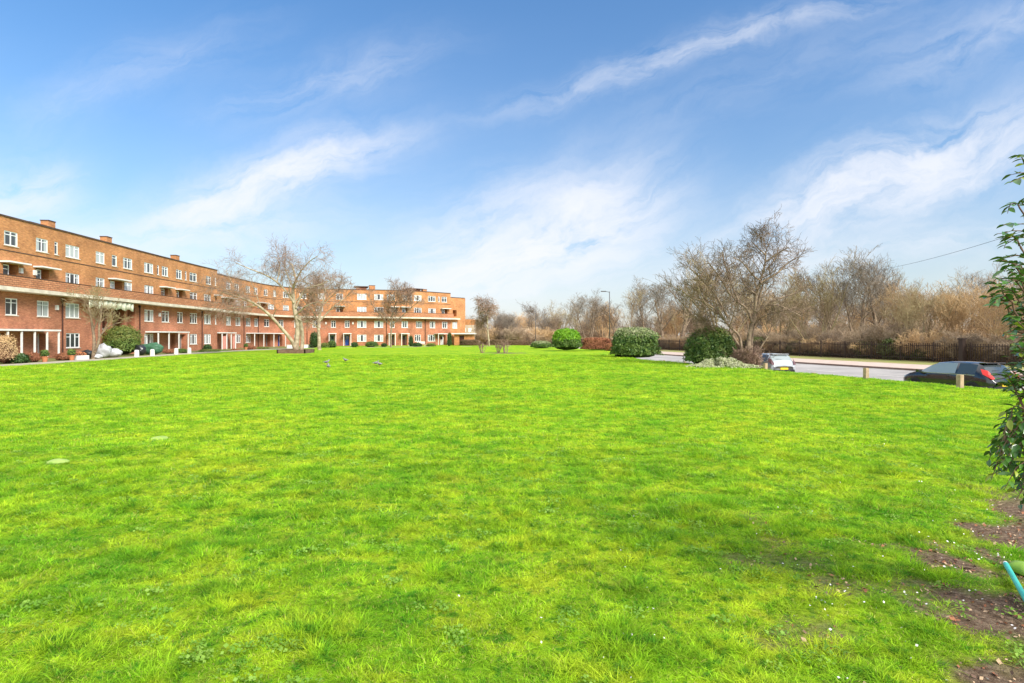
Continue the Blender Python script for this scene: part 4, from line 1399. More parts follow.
def ground_cover():
    rng = np.random.default_rng(8)
    n = 7000
    x = rng.normal(size=n) * 1.05; y = rng.normal(size=n) * .42
    k = (np.abs(x) < 2.3) & (fbm(x * 2.2, y * 2.2, 3, 4) > .40)
    x, y = x[k], y[k]; n = len(x)
    z = .62 * np.exp(-(x / 1.6) ** 2 - (y / .6) ** 2) * rng.random(n) ** .7 * (.35 + 1.2 * fbm(x * 1.8 + 9, y * 1.8, 4, 6))
    C = np.stack([x, y, z + .02], 1)
    V, F = leaf_quads(C, np.tile([0, -.3, 1.], (n, 1)), np.full(n, .045), rng, .5, .8)
    X, Y = at(723, 36.6), 36.6
    o = link('ground_cover', np_mesh('ground_cover', V, F), None, M_ground_cover, (X, Y, float(lawn_z(X, Y))))
    tag(o, 'low mound of grey green ground cover plants in front of the round dark bush', 'plants', kind='stuff')
    # rusty brushwood heap right of the stems
    T = Tree(61); P = P_tree(1.2, dense=1, up=.1, rmin=.009)
    P['len'] = [1.2, .7, .5, .3, .2]; P['kids'] = [6, 5, 4, 3]
    for k in range(16):
        T.grow(Vector((T.r.uniform(-.6, .6), T.r.uniform(-.3, .3), -.05)), Vector((T.r.uniform(-.4, .4), T.r.uniform(-.4, .4), 1)).normalized(), T.r.uniform(.6, 1.2), .02, 0, P)
    x, D = at(749, 37.6), 37.6
    make_tree_obj(T, 'brushwood', 'tangled rusty brown brushwood at the foot of the many stemmed tree', 'bush', (x, D, float(lawn_z(x, D))), (M_bark, M_twig_red), split=1)


ground_cover()

# ------------------------------------------------------------------ woodland beyond the railings
def dof(px, n):  # distance along Y where the line of sight through px meets the strip n
    return n / (NX * (px - 512) / FPX + NY)


PROTO = {}


def wood_protos():
    kinds = {
        'oak': (simple_tree(101, 10, .24, trunk=.22, dense=.9, up=.10, rmin=.010), (M_bark, M_twig_grey)),
        'oak_b': (simple_tree(102, 10, .22, trunk=.3, dense=.9, up=.16, rmin=.010, spread=.8), (M_bark, M_twig)),
        'ash': (multi_stem(103, 10, 3, .17, .22, dense=.72, up=.16, rmin=.010), (M_bark, M_twig_grey)),
        'thorn': (multi_stem(104, 10, 6, .15, .5, dense=.62, up=.13, rmin=.011), (M_twig_green, M_twig_green)),
        'willow': (multi_stem(105, 10, 8, .12, .38, dense=.58, up=.2, rmin=.012), (M_twig_tan, M_twig_tan)),
        'slim': (simple_tree(106, 10, .15, trunk=.35, dense=.85, up=.22, rmin=.010, spread=.7), (M_bark, M_twig_green)),
    }
    for k, (T, mats) in kinds.items():
        a, b = T.meshes(2)
        PROTO[k] = (np_mesh('trunk', a[0], a[1], True), np_mesh('crown', b[0], b[1], False), mats)
        for me, m in zip(PROTO[k][:2], mats): me.materials.append(m)


wood_protos()
WOOD = [
    # px, n, top y, kind, label
    (512, 60, 322, 'willow', 'yellow brown willow scrub tree farthest off, right of the weeping birch'),
    (522, 53, 314, 'willow', 'golden willow tree left of the thin distant lamp post'),
    (531, 50, 318, 'willow', 'golden bushy willow beside the foot of the thin distant lamp post'),
    (546, 56, 303, 'oak_b', 'bare grey brown tree just right of the thin distant lamp post'),
    (560, 52, 305, 'thorn', 'bare olive tree directly behind the lime topped bush'),
    (574, 58, 303, 'oak', 'bare tree showing over the right shoulder of the lime topped bush'),
    (589, 50, 294, 'ash', 'bare forked tree left of the tall street lamp head'),
    (603, 55, 305, 'willow', 'brown bushy tree straight behind the tall street lamp post'),
    (618, 51, 300, 'oak_b', 'bare slim tree just right of the tall street lamp post'),
    (632, 50, 286, 'slim', 'bare upright tree over the left half of the wide flat topped hedge'),
    (648, 56, 282, 'ash', 'tall bare tree over the right half of the wide flat topped hedge'),
    (664, 50, 288, 'oak', 'dark trunked bare tree in the gap right of the wide hedge'),
    (681, 54, 268, 'oak_b', 'bare tree behind the gap between the hedge and the round dark bush'),
    (697, 48, 250, 'oak', 'broad bare tree above the left side of the round dark bush'),
    (722, 50, 250, 'thorn', 'olive twigged bare tree above the right side of the round dark bush'),
    (750, 56, 272, 'ash', 'bare tree half hidden behind the many stemmed lawn tree'),
    (781, 49, 284, 'thorn', 'low spreading olive tree behind the pale parked car'),
    (803, 52, 262, 'slim', 'bare olive tree just right of the many stemmed lawn tree'),
    (818, 48, 254, 'thorn', 'wind swept olive twigged tree above the first timber bollard right of the pale car'),
    (836, 54, 262, 'oak_b', 'leaning bare tree with an ivied stem left of the highest bare tree'),
    (856, 50, 250, 'ash', 'tall bare forked tree above the gap between the two parked cars'),
    (879, 53, 257, 'oak', 'bare wide topped tree over the nose of the black car'),
    (902, 50, 281, 'willow', 'low tan bushy tree at the end of the overhead cable'),
    (921, 47, 276, 'thorn', 'olive many stemmed tree rising right behind the railings by the black car bonnet'),
    (942, 52, 284, 'willow', 'orange brown scrubby tree above the black car windows'),
    (963, 49, 281, 'willow', 'orange brown bushy tree straight behind the thick railing post'),
    (984, 57, 264, 'ash', 'thin bare tree standing clear above the orange scrub by the leafy shrub'),
    (1003, 48, 276, 'willow', 'dense orange tan tree half covered by the leafy shrub at the right edge'),
    (1032, 52, 270, 'oak', 'bare tree hidden behind the leafy shrub at the right edge'),
    (1070, 48, 262, 'thorn', 'olive tree beyond the right edge of the view behind the railings'),
    (1120, 50, 262, 'oak_b', 'bare tree farthest right behind the railings'),
]


def woodland():
    r = random.Random(5)
    first = {}
    for px, n, top, kind, lab in WOOD:
        D = dof(px, n); x = at(px, D); z = -.2 + .003 * (n - 45)
        H = (zat(top, D) - z) * (1.12 if px < 720 else 1.05); wd = 1.3 if px < 700 else 1.05
        me = PROTO[kind]
        nm = {'oak': 'bare_oak', 'oak_b': 'bare_tree', 'ash': 'forked_tree', 'thorn': 'olive_tree', 'willow': 'willow_tree', 'slim': 'slim_tree'}[kind]
        if kind not in first:
            root = empty(nm, lab, 'tree')
            link('trunk', me[0], root); link('crown', me[1], root)
            first[kind] = root
        else:
            root = copy_tree(first[kind]); root['label'] = lab
        root['group'] = 'bare trees in the wood beyond the railings'
        zmax = PROTO[kind + '_h'] if kind + '_h' in PROTO else None
        if zmax is None:
            zmax = max(v.co.z for v in me[1].vertices); PROTO[kind + '_h'] = zmax
        s = H / zmax
        root.location = (x, D, z); root.scale = (s * wd * r.uniform(.9, 1.15), s * wd * r.uniform(.9, 1.15), s); root.rotation_euler = (0, 0, r.uniform(0, 6.28))


woodland()


def gn_scatter(name, pts, rots, scales, idx, templates, mat_=None):
    """one mesh of points that carries instances of the template meshes"""
    me = bpy.data.meshes.new(name)
    n = len(pts)
    me.vertices.add(n); me.vertices.foreach_set('co', np.asarray(pts, dtype=np.float32).ravel())
    for nm, ty, val in (('rot', 'FLOAT_VECTOR', rots), ('scl', 'FLOAT_VECTOR', scales), ('pick', 'INT', idx)):
        a = me.attributes.new(nm, ty, 'POINT')
        if ty == 'FLOAT_VECTOR': a.data.foreach_set('vector', np.asarray(val, dtype=np.float32).ravel())
        else: a.data.foreach_set('value', np.asarray(val, dtype=np.int32))
    o = bpy.data.objects.new(name, me); COL.objects.link(o)
    ng = bpy.data.node_groups.new(name + ' scatter', 'GeometryNodeTree')
    ng.interface.new_socket('Geometry', in_out='INPUT', socket_type='NodeSocketGeometry')
    ng.interface.new_socket('Geometry', in_out='OUTPUT', socket_type='NodeSocketGeometry')
    N = ng.nodes.new; L = ng.links.new
    gi = N('NodeGroupInput'); go = N('NodeGroupOutput')
    join = N('GeometryNodeJoinGeometry')
    for t in reversed(templates):
        oi = N('GeometryNodeObjectInfo'); oi.inputs['Object'].default_value = t
        oi.inputs['As Instance'].default_value = True
        L(oi.outputs['Geometry'], join.inputs[0])
    iop = N('GeometryNodeInstanceOnPoints')
    iop.inputs['Pick Instance'].default_value = True
    L(gi.outputs[0], iop.inputs['Points'])
    L(join.outputs[0], iop.inputs['Instance'])
    for nm, ty, sock in (('rot', 'FLOAT_VECTOR', 'Rotation'), ('scl', 'FLOAT_VECTOR', 'Scale'), ('pick', 'INT', 'Instance Index')):
        at_ = N('GeometryNodeInputNamedAttribute'); at_.data_type = ty; at_.inputs['Name'].default_value = nm
        L(at_.outputs['Attribute'], iop.inputs[sock])
    L(iop.outputs[0], go.inputs[0])
    md = o.modifiers.new('scatter', 'NODES'); md.node_group = ng
    return o


def scrub():
    temps = []
    for k in range(4):
        T = Tree(200 + k); P = P_tree(3, dense=1, up=.10, rmin=.011)
        P['len'] = [2.6, 1.2, .8, .5, .3]; P['kids'] = [7, 5, 4, 0]; P['seg'] = [5, 4, 3, 2]; P['wig'] = [.22, .3, .35, .35]
        for j in range(13):
            a = T.r.uniform(0, 6.28); l = T.r.uniform(.1, .8)
            T.grow(Vector((.4 * math.cos(a), .4 * math.sin(a), -.1)), Vector((l * math.cos(a), l * math.sin(a), 1)).normalized(), 2.9 * T.r.uniform(.5, 1), .03, 0, P)
        a, b = T.meshes(9, (4, 3, 3, 3, 3, 3))
        me = np_mesh('scrub clump', a[0], a[1], False); me.materials.append(M_scrub if k < 3 else M_twig_tan)
        temps.append(bpy.data.objects.new('scrub clump', me))
    rng = np.random.default_rng(3)
    pts = []; rot = []; sc = []; ix = []
    # scrub fills the wood floor in a belt behind the railings
    a_vals = np.arange(-22, 185, 1.0)
    for a in a_vals:
        for n_, hs in ((47.2, .9), (48.4, 1.0), (51.2, 1.1), (55, 1.2), (60, 1.4), (67, 1.6)):
            if a > 120 and n_ in (47.2, 51.2): continue
            if rng.random() < .13: continue
            nn = n_ + rng.uniform(-1.2, 1.2); aa = a + rng.uniform(-.8, .8)
            x, y = xy(nn, aa)
            hn = .35 + .95 * float(fbm(np.array([aa * .12]), np.array([nn * .12]), 3, 77)[0])
            s = hs * hn * rng.uniform(.5, 1.05) * (1 - .35 * float(sm(a, 65, 95))) * (1.0 if aa > 45 else 1.12)
            pts.append((x, y, -.2)); rot.append((0, 0, rng.uniform(0, 6.28))); sc.append((s * 1.05, s * 1.05, s)); ix.append(rng.integers(0, 4))
    for a in np.arange(-20, 160, .36):
        x, y = xy(46.1 + rng.uniform(0, 1.6), a); s = rng.uniform(.25, .6)
        pts.append((x, y, -.2)); rot.append((0, 0, rng.uniform(0, 6.28))); sc.append((s * 1.3, s * 1.3, s)); ix.append(3 if rng.random() < .6 else 1)
    o = gn_scatter('undergrowth', pts, rot, sc, ix, temps)
    tag(o, 'tangle of leafless brown bramble scrub filling the wood behind the railings', 'undergrowth', kind='stuff')
    # far scrub beyond the end of the lawn
    pts = []; rot = []; sc = []; ix = []
    for i in range(420):
        x = rng.uniform(-30, 34); y = rng.uniform(140, 172) + max(0, -x) * .3
        s = rng.uniform(.7, 1.35)
        pts.append((x, y, -.4)); rot.append((0, 0, rng.uniform(0, 6.28))); sc.append((s * 1.3, s * 1.3, s)); ix.append(rng.integers(0, 4))
    o = gn_scatter('far_scrub', pts, rot, sc, ix, temps)
    tag(o, 'far belt of pale brown scrub beyond the end of the lawn', 'undergrowth', kind='stuff')
    # the depth of the wood behind: too many trees to tell apart
    temps = []
    for kk in ('ash', 'willow', 'slim', 'oak_b'):
        tr, cr, ms = PROTO[kk]
        nt_ = len(tr.vertices)
        tv = np.empty(nt_ * 3, dtype=np.float32); tr.vertices.foreach_get('co', tv)
        cv = np.empty(len(cr.vertices) * 3, dtype=np.float32); cr.vertices.foreach_get('co', cv)
        tf = np.empty(len(tr.loops), dtype=np.int32); tr.loops.foreach_get('vertex_index', tf)
        cf = np.empty(len(cr.loops), dtype=np.int32); cr.loops.foreach_get('vertex_index', cf)
        f1, f2 = tf.reshape(-1, 4), cf.reshape(-1, 4) + nt_
        me = np_mesh('far tree', np.concatenate([tv.reshape(-1, 3), cv.reshape(-1, 3)]), np.concatenate([f1, f2]), False, np.concatenate([np.zeros(len(f1)), np.ones(len(f2))]))
        for m in ms: me.materials.append(m)
        temps.append(bpy.data.objects.new('far tree', me))
    pts = []; rot = []; sc = []; ix = []
    for i in range(150):
        n_ = rng.uniform(60, 100); a = rng.uniform(0, 190)
        x, y = xy(n_, a)
        s = rng.uniform(.55, .92)
        if y > 135: s *= .85
        pts.append((x, y, -.2)); rot.append((0, 0, rng.uniform(0, 6.28))); sc.append((s * 1.15, s * 1.15, s)); ix.append(rng.integers(0, 4))
    for i in range(26):
        x = rng.uniform(-16, 22); y = rng.uniform(146, 175); s = rng.uniform(.5, .78)
        pts.append((x, y, -.3)); rot.append((0, 0, rng.uniform(0, 6.28))); sc.append((s * 1.2, s * 1.2, s)); ix.append(rng.integers(0, 4))
    o = gn_scatter('far_wood', pts, rot, sc, ix, temps)
    tag(o, 'depth of the leafless wood behind the front row of trees', 'wood', kind='stuff')
    # ivy and evergreen undergrowth low against the railings
    rng = np.random.default_rng(14)
    temps = []
    for k in range(2):
        n = 1500
        d = rng.normal(size=(n, 3)); d /= np.linalg.norm(d, axis=1, keepdims=True)
        C = d * (.75 + .25 * rng.random((n, 1))) * np.array([.9, .7, .6]) ; C[:, 2] += .5
        V, F = leaf_quads(C, d, np.full(n, .07), rng, .7, .8)
        me = np_mesh('ivy clump', V, F); me.materials.append(M_ivy)
        temps.append(bpy.data.objects.new('ivy clump', me))
    pts = []; rot = []; sc = []; ix = []
    for a in np.arange(-18, 150, .8):
        f = float(fbm(np.array([a * .16]), np.array([2.5]), 3, 5)[0])
        dens = .06 + .62 * (40 < a < 64) + .22 * (f > .56)
        if rng.random() > dens: continue
        x, y = xy(46.2 + rng.uniform(0, 1.2), a)
        s = rng.uniform(.8, 1.7) * (1.15 if 40 < a < 66 else .75)
        pts.append((x, y, -.2)); rot.append((0, 0, rng.uniform(0, 6.28))); sc.append((s, s, s)); ix.append(rng.integers(0, 2))
    o = gn_scatter('ivy', pts, rot, sc, ix, temps)
    tag(o, 'patches of green ivy and evergreen growth low behind the railings', 'ivy', kind='stuff')


scrub()


# ------------------------------------------------------------------ railings, lamps, bollards, cable
def railings():
    a0, a1 = -16.0, 150.0
    x0, y0 = xy(44.6, a0)
    root = empty('railings', 'long dark vertical bar railings along the wood on the far side of the road', 'fence', (x0, y0, -.18))
    ang = math.atan2(UY, UX)
    root.rotation_euler = (0, 0, ang)
    seg = 3.0
    pm = MB()
    k = int(seg / .19)
    for i in range(k):
        x = .12 + i * (seg - .1) / k
        pm.box(x, x + .055, -.012, .012, .08, 1.50)
    for z in (.28, 1.28):
        pm.box(.03, seg - .03, .014, .05, z, z + .05)
    first = pm.build('railing_panel', M_iron, root)
    ps = MB(); ps.box(-.035, .035, -.035, .035, 0, 1.6); pfirst = ps.build('railing_post', M_iron, root)
    n = int((a1 - a0) / seg)
    for i in range(1, n):
        c = first.copy(); COL.objects.link(c); c.location = (i * seg, 0, 0)
        c = pfirst.copy(); COL.objects.link(c); c.location = (i * seg, 0, 0)
    # the thick gate post
    ag = [a for a in (0,)]
    D = dof(962, 44.4); xg = at(962, D)
    gp = MB(); gp.box(-.17, .17, -.15, .15, 0, 1.8); gp.box(-.21, .21, -.19, .19, 1.802, 1.92)
    o = gp.build('gate_post', M_iron, None, (xg, D, -.18), ang, bevel=.01)
    tag(o, 'thick dark square post standing in the line of railings above the black car', 'post')


railings()


def lamp(name, px, n, head_y, label, arm=1.25, r=.075):
    D = dof(px, n); x = at(px, D); z0 = -.3
    H = zat(head_y, D) - z0
    root = empty(name, label, 'street lamp', (x, D, z0))
    mb = MB(); mb.cyl((0, 0, 0), (0, 0, 1.5), r * 1.5, r * 1.5, 12); mb.cyl((0, 0, 1.5), (0, 0, H), r, r * .7, 12)
    mb.build('pole', M_steel, root, smooth=True)
    mb = MB(); mb.cyl((0, 0, H - .1), (-arm, 0, H + .0), .045, .035, 8); mb.build('arm', M_steel, root, smooth=True)
    mb = MB()
    mb.box(-arm - .75, -arm + .05, -.13, .13, H - .05, H + .09)
    mb.build('lamp_head', M_steel, root, bevel=.03)
    return root


lamp('street_lamp', 609.5, 36.8, 291.5, 'tall dark street lamp with a short arm, right of the lime topped bush', arm=.55)
lamp('street_lamp', 535.5, 36.9, 311, 'thin distant street lamp post above the low pale mounded hedge', arm=.8, r=.07)


def bollards():
    first = None
    spec = [(960, 21.9, 'pale timber bollard in front of the black car', 1), (866, 26.6, 'timber bollard between the two cars, just left of the black car', 1),
            (813.5, 32.6, 'timber bollard just right of the pale car', 1), (765.5, 34.6, 'timber bollard standing against the side of the pale car', 1),
            (685, 49.5, 'small dark timber bollard in the gap right of the wide hedge, nearer the round bush', .8), (664, 53, 'small dark timber bollard right beside the wide hedge', .8)]
    for px, D, lab, s in spec:
        x = at(px, D); z = float(lawn_z(x, D))
        if first is None:
            mb = MB(); mb.box(-.085, .085, -.085, .085, -.2, .50)
            bm_ = mb
            o = mb.build('bollard', M_wood, None, bevel=.015)
            first = o
        else:
            o = first.copy(); COL.objects.link(o)
        o.location = (x, D, z); o.scale = (s, s, s); o.rotation_euler = (0, 0, .25)
        tag(o, lab, 'bollard', 'timber bollards along the lawn edge')


bollards()


def cable():
    p0 = (at(1060, 24), 24, zat(219, 24)); p1 = (at(872, 52), 52, zat(271, 52))
    pts = []
    for i in range(25):
        t = i / 24
        pts.append((p0[0] + (p1[0] - p0[0]) * t, p0[1] + (p1[1] - p0[1]) * t, p0[2] + (p1[2] - p0[2]) * t - .25 * 4 * t * (1 - t)))
    v, f = tubes([(pts, [.010] * 25)], 6)
    o = link('overhead_cable', np_mesh('overhead_cable', v, f, True), None, M_cable)
    tag(o, 'thin overhead cable sloping up to the right above the wood', 'cable')


cable()


# ------------------------------------------------------------------ cars
def car(label, loc, heading, paint, L=3.95, lampmat=None, W=1.72, H=1.46, light_glass=False, name='parked_car', rear_lift=0):
    root = empty(name, label, 'car', loc, heading)
    sL = L / 3.95; sH = H / 1.46; w = W / 2
    # x from the rear (0) to the front (3.95): half width, underside, mid, belt, roof half width, roof height
    ST = [(-.02, .62, .38, .52, .66, .56, .70), (.04, .78, .32, .52, .78, .66, .84), (.12, .83, .28, .52, .88, .66, .97), (.20, .845, .26, .52, .93, .65, 1.06),
          (.46, .86, .24, .52, .98, .60, 1.36), (.62, .86, .22, .52, 1.0, .60, 1.42), (.95, .86, .2, .52, .985, .60, 1.45), (1.35, .86, .2, .52, .965, .60, 1.46),
          (1.43, .86, .2, .52, .963, .60, 1.46), (1.85, .86, .2, .52, .945, .60, 1.45), (2.35, .86, .2, .52, .925, .585, 1.39), (2.6, .86, .2, .52, .92, .60, 1.29),
          (3.02, .86, .2, .52, .925, .70, 1.02), (3.1, .86, .2, .52, .92, .72, .985), (3.45, .84, .22, .5, .86, .68, .92), (3.72, .79, .26, .48, .74, .62, .82), (3.88, .70, .28, .46, .62, .55, .70), (3.95, .58, .32, .45, .54, .46, .58)]
    V = []
    for (x, ww, zb, zm, zbelt, wr, zr) in ST:
        k = w / .86
        ww *= k; wr *= k
        ring = [(0, zb), (.80 * ww, zb), (.97 * ww, zb + .10), (ww, zm), (.985 * ww, (zm + zbelt) / 2 + .03), (.95 * ww, zbelt), (wr + .02, zr - .055), (wr * .82, zr - .008), (0, zr + .012)]
        full = [(y, z) for y, z in ring] + [(-y, z) for y, z in reversed(ring[1:-1])]
        V += [(x * sL - L / 2, y, z * sH) for y, z in full]
    n = 16
    parts = {'body': [], 'side_window': [[], [], [], []], 'windscreen': [], 'rear_window': []}
    for i in range(len(ST) - 1):
        x0, x1 = ST[i][0], ST[i + 1][0]
        for j in range(n):
            a = i * n + j; b = i * n + (j + 1) % n; f = (a, b, b + n, a + n)
            side = j in (5, 10)
            top = j in (6, 7, 8, 9)
            if side and x0 >= .62 and x1 <= 3.03 and not (abs(x0 - 1.35) < .01): parts['side_window'][(0 if j == 5 else 1) + (0 if x0 > 1.3 else 2)].append(f)
            elif top and x0 >= 2.34 and x1 <= 3.03: parts['windscreen'].append(f)
            elif top and x0 >= .19 and x1 <= .47: parts['rear_window'].append(f)
            else: parts['body'].append(f)
    capr = tuple(range(n)); capf = tuple((len(ST) - 1) * n + k for k in reversed(range(n)))

    def sub(nm, fs, m, smooth=True):
        ids = sorted({k for f in fs for k in f}); mp = {k: i for i, k in enumerate(ids)}
        me = bpy.data.meshes.new(nm); me.from_pydata([V[k] for k in ids], [], [tuple(mp[k] for k in f) for f in fs])
        for p in me.polygons: p.use_smooth = smooth
        me.materials.append(m)
        return link(nm, me, root)
    sub('body', parts['body'] + [capr, capf], paint)
    g = M_carglass
    for q_, s_ in enumerate(parts['side_window']): sub('side_window', s_, M_carglass_lt if q_ < 2 else M_carglass)
    sub('windscreen', parts['windscreen'], M_carglass); sub('rear_window', parts['rear_window'], M_carglass_lt if light_glass else M_carglass)
    # wheels
    for sx in (-1, 1):
        for sy in (-1, 1):
            cx = (.72 if sx < 0 else 3.18) * sL - L / 2
            mb = MB()
            mb.cyl((0, -.1, 0), (0, .1, 0), .30, .30, 24)
            wl = mb.build('wheel', M_rubber, root, (cx, sy * (w - .085), .30))
            mb = MB(); mb.cyl((0, -.105, 0), (0, .105, 0), .19, .19, 16); mb.build('rim', M_alloy, wl)
            # dark arch lip
            mb = MB()
            for q in range(14):
                t0 = PI * q / 14; t1 = PI * (q + 1) / 14
                for (ra, rb) in ((.31, .375),):
                    mb.quad((ra * math.cos(t0), sy * .012, ra * math.sin(t0)), (rb * math.cos(t0), sy * .004, rb * math.sin(t0)), (rb * math.cos(t1), sy * .004, rb * math.sin(t1)), (ra * math.cos(t1), sy * .012, ra * math.sin(t1)))
            mb.build('wheel_arch', M_trim, root, (cx, sy * (w + .004), .30))
    k = w / .86
    for sy in (-1, 1):
        # tall tail lamp wrapping the rear corner
        mb = MB()
        P = [(-.005, .60, .80), (-.0, .79, .80), (.30, .865, .99), (.42, .80, 1.20), (.22, .70, 1.14), (.09, .66, .98)]
        pts = [Vector((x * sL - L / 2 - .012, sy * (y * k + .012), z * sH)) for x, y, z in P]
        cen = sum(pts, Vector()) / 6 + Vector((-.03, sy * .035, 0))
        i0 = len(mb.v)
        mb.v += [tuple(p) for p in pts] + [tuple(cen)]
        for q in range(6):
            f = (i0 + q, i0 + (q + 1) % 6, i0 + 6); mb.f.append(f if sy > 0 else f[::-1]); mb.m.append(0); mb.uv += [(0, 0)] * 3
        mb.build('tail_light', lampmat or M_redlamp, root)
        mb = MB(); mb.box(L / 2 - .38, L / 2 - .1, sy * .60 * k - .1, sy * .60 * k + .1, .60 * sH, .73 * sH); mb.build('headlight', M_clearlamp, root, bevel=.03)
        mb = MB(); y0 = sy * (w + .09)
        mb.box(.88 * sL, 1.02 * sL, y0 - .09, y0 + .09, .93 * sH, 1.05 * sH); mb.box(.93, .98, min(y0, sy * (w - .06)), max(y0, sy * (w - .06)), .93 * sH, .96 * sH)
        mb.build('wing_mirror', paint, root)
        mb = MB()
        for xx in (-.35, .62): mb.box(xx, xx + .14, sy * (w * .985) - .012, sy * (w * .985) + .012, .80 * sH, .83 * sH)
        mb.build('door_handle', M_trim, root)
        mb = MB(); yb = sy * (.955 * w + .004)
        mb.box(.62 * sL - L / 2, 3.02 * sL - L / 2, min(yb, yb + sy * .014), max(yb, yb + sy * .014), .915 * sH, .94 * sH); mb.build('belt_highlight_strip', M_alloy, root)  # bright strip added in place of the highlight along the belt crease
        mb = MB(); mb.box(.6 * sL - L / 2 + .4, 2.9 * sL - L / 2 - .1, min(sy * w, sy * (w + .018)), max(sy * w, sy * (w + .018)), .44 * sH, .50 * sH); mb.build('side_moulding', M_trim, root)
        # sill strip and shut line
    mb = MB(); mb.box(-L / 2 - .045, -L / 2 + .02, -.26, .26, .50 * sH, .61 * sH); mb.build('number_plate', M_yellow, root)
    mb = MB(); mb.box(-L / 2 + .36 * sL, -L / 2 + .66 * sL, -.55 * k, .55 * k, 1.415 * sH, 1.45 * sH); mb.build('spoiler', paint, root, bevel=.01)
    mb = MB(); mb.box(-L / 2 - .03, -L / 2 + .12, -.70 * k, .70 * k, .32 * sH, .50 * sH); mb.build('rear_bumper_trim', M_trim, root)
    mb = MB(); mb.cyl((-L / 2 + .25 * sL, 0, 1.12 * sH), (-L / 2 + .24 * sL, .42, 1.14 * sH), .012, .008, 6); mb.build('rear_wiper', M_trim, root)
    return root


hd = math.atan2(UY, UX)
car('black hatchback with red tail lights parked at the right, behind a pale bollard', (20.25, 27.35, -.735), hd, M_paint_black, L=4.35, H=1.50)
car('pale silver hatchback with a yellow number plate parked by the many stemmed tree', (at(769.5, 39.8), 40.2, -.76), rad(97), M_paint_white, L=4.0, H=1.52, W=1.76, light_glass=True, lampmat=mat('dull smoked lamp lens', (.12, .05, .06), .25, spec=.6))


# ------------------------------------------------------------------ front gardens
def gx(px, extra=0.0):
    """where a garden plant seen at px stands, between the path and the wall"""
    C = catmull(PATH, 20)
    best = None
    for i, p in enumerate(C):
        t = (C[min(i + 1, len(C) - 1)] - C[max(i - 1, 0)]).normalized()
        q = p + Vector((-t.y, t.x, 0)) * (2.4 + extra)
        e = abs(512 + FPX * q.x / q.y - px)
        if best is None or e < best[0]: best = (e, q)
    return best[1]


def gbush(name, label, px, wpx, top, seed, mats, extra=0.0, n=2500, leaf=.07, power=2.3, cat='shrub', bump=.35, **k):
    q = gx(px, extra); D = q.y
    h = zat(top, D) + .05; w = wpx / FPX * D
    me = hedge_mesh(name, w, w * .9, h, n, leaf, seed, power=power, bump=bump, ragged=.25, **k)
    o = link(name, me, None, mats, (at(px, D), D, -.05)); tag(o, label, cat)
    return o


MG = [M_shrub_mid, M_hedge_core, M_shrub_olive]
MD = [M_shrub_dark, M_hedge_core, M_shrub_mid]
MBr = [M_brownleaf, M_brown_core, M_shrub_olive]
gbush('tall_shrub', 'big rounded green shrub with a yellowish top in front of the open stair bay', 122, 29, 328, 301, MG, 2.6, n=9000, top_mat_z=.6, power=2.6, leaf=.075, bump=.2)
gbush('garden_shrub', 'tan leafed shrub by the porch at the left edge', 4, 20, 337, 302, [M_twig_tan, M_brown_core, M_shrub_olive], .4, n=3500, leaf=.05)
gbush('garden_shrub', 'small dark green rounded shrub before the left porch', 20, 13, 354.5, 303, MD, -.2, n=1500)
gbush('garden_shrub', 'rusty low shrub right of the small dark one before the left porch', 32, 12, 353, 304, MBr, .2, n=1500, leaf=.05)
gbush('garden_shrub', 'brown twiggy low shrub under the left ground floor window', 64, 13, 353.5, 305, MBr, .5, n=1200, leaf=.05)
gbush('garden_shrub', 'round dark evergreen shrub right of the white bollards', 207.5, 7, 345, 306, MD, .8, n=1500)
gbush('garden_shrub', 'wide low green shrub before the drainpipe of the near wing', 209, 17, 349.5, 307, MG, -.6, n=3000, top_mat_z=.6)
gbush('garden_shrub', 'low green shrub left of the pink walled porch', 222, 12, 350.5, 308, MG, -.4, n=2000)
gbush('garden_shrub', 'low brownish shrub before the pink walled porch', 236, 9, 349, 309, MBr, 0, n=1500)
gbush('garden_shrub', 'reddish low plants before the white curtained porch of the near wing', 170, 11, 349.5, 310, MBr, .3, n=1500, leaf=.05)
gbush('garden_shrub', 'green and brown plants between the second and third white posts', 182, 9, 349, 311, MG, .2, n=1500, leaf=.05)
gbush('garden_shrub', 'brownish shrub left of the wide porch of the far wing', 250, 9, 346, 312, MBr, .5, n=1500)
gbush('garden_shrub', 'olive low shrub under the wide porch of the far wing', 263, 10, 347, 313, [M_shrub_olive, M_brown_core, M_shrub_mid], 0, n=1500)
gbush('conifer_shrub', 'tall dark evergreen shrub just left of the slender pale tree', 314.5, 8, 333, 314, MD, .2, n=3000, power=2.8)
gbush('garden_shrub', 'bright green low shrub just right of the slender pale tree', 325, 8, 343.2, 315, MG, 0, n=1500, top_mat_z=.5)
gbush('garden_shrub', 'rounded green shrub before the pale green door', 332, 7.5, 341, 316, [M_hedge, M_hedge_core, M_shrub_mid], .1, n=1800)
gbush('garden_shrub', 'dark shrub right of the blue door with a white frame', 354.5, 6, 342.5, 317, MD, .2, n=1500)
gbush('garden_shrub', 'green spreading shrub under the ground floor window of the far wing', 371.5, 11, 342, 318, [M_hedge, M_hedge_core, M_shrub_mid], .2, n=2400)
gbush('garden_shrub', 'dark low shrub below the arched window of the far wing', 417, 9, 343, 319, MD, .2, n=1500)
gbush('garden_shrub', 'olive low shrub left of the white door of the far wing', 431, 8, 343.5, 320, [M_shrub_olive, M_hedge_core, M_shrub_mid], .1, n=1500)
gbush('garden_shrub', 'ivy clad pillar of dark leaves beside the white door of the far wing', 449.5, 3.6, 334, 321, MD, 2.4, n=1500, power=4)
gbush('garden_shrub', 'small dark shrub left of the dark doorway in the middle of the far wing', 384, 5, 343.5, 322, MD, .6, n=900)
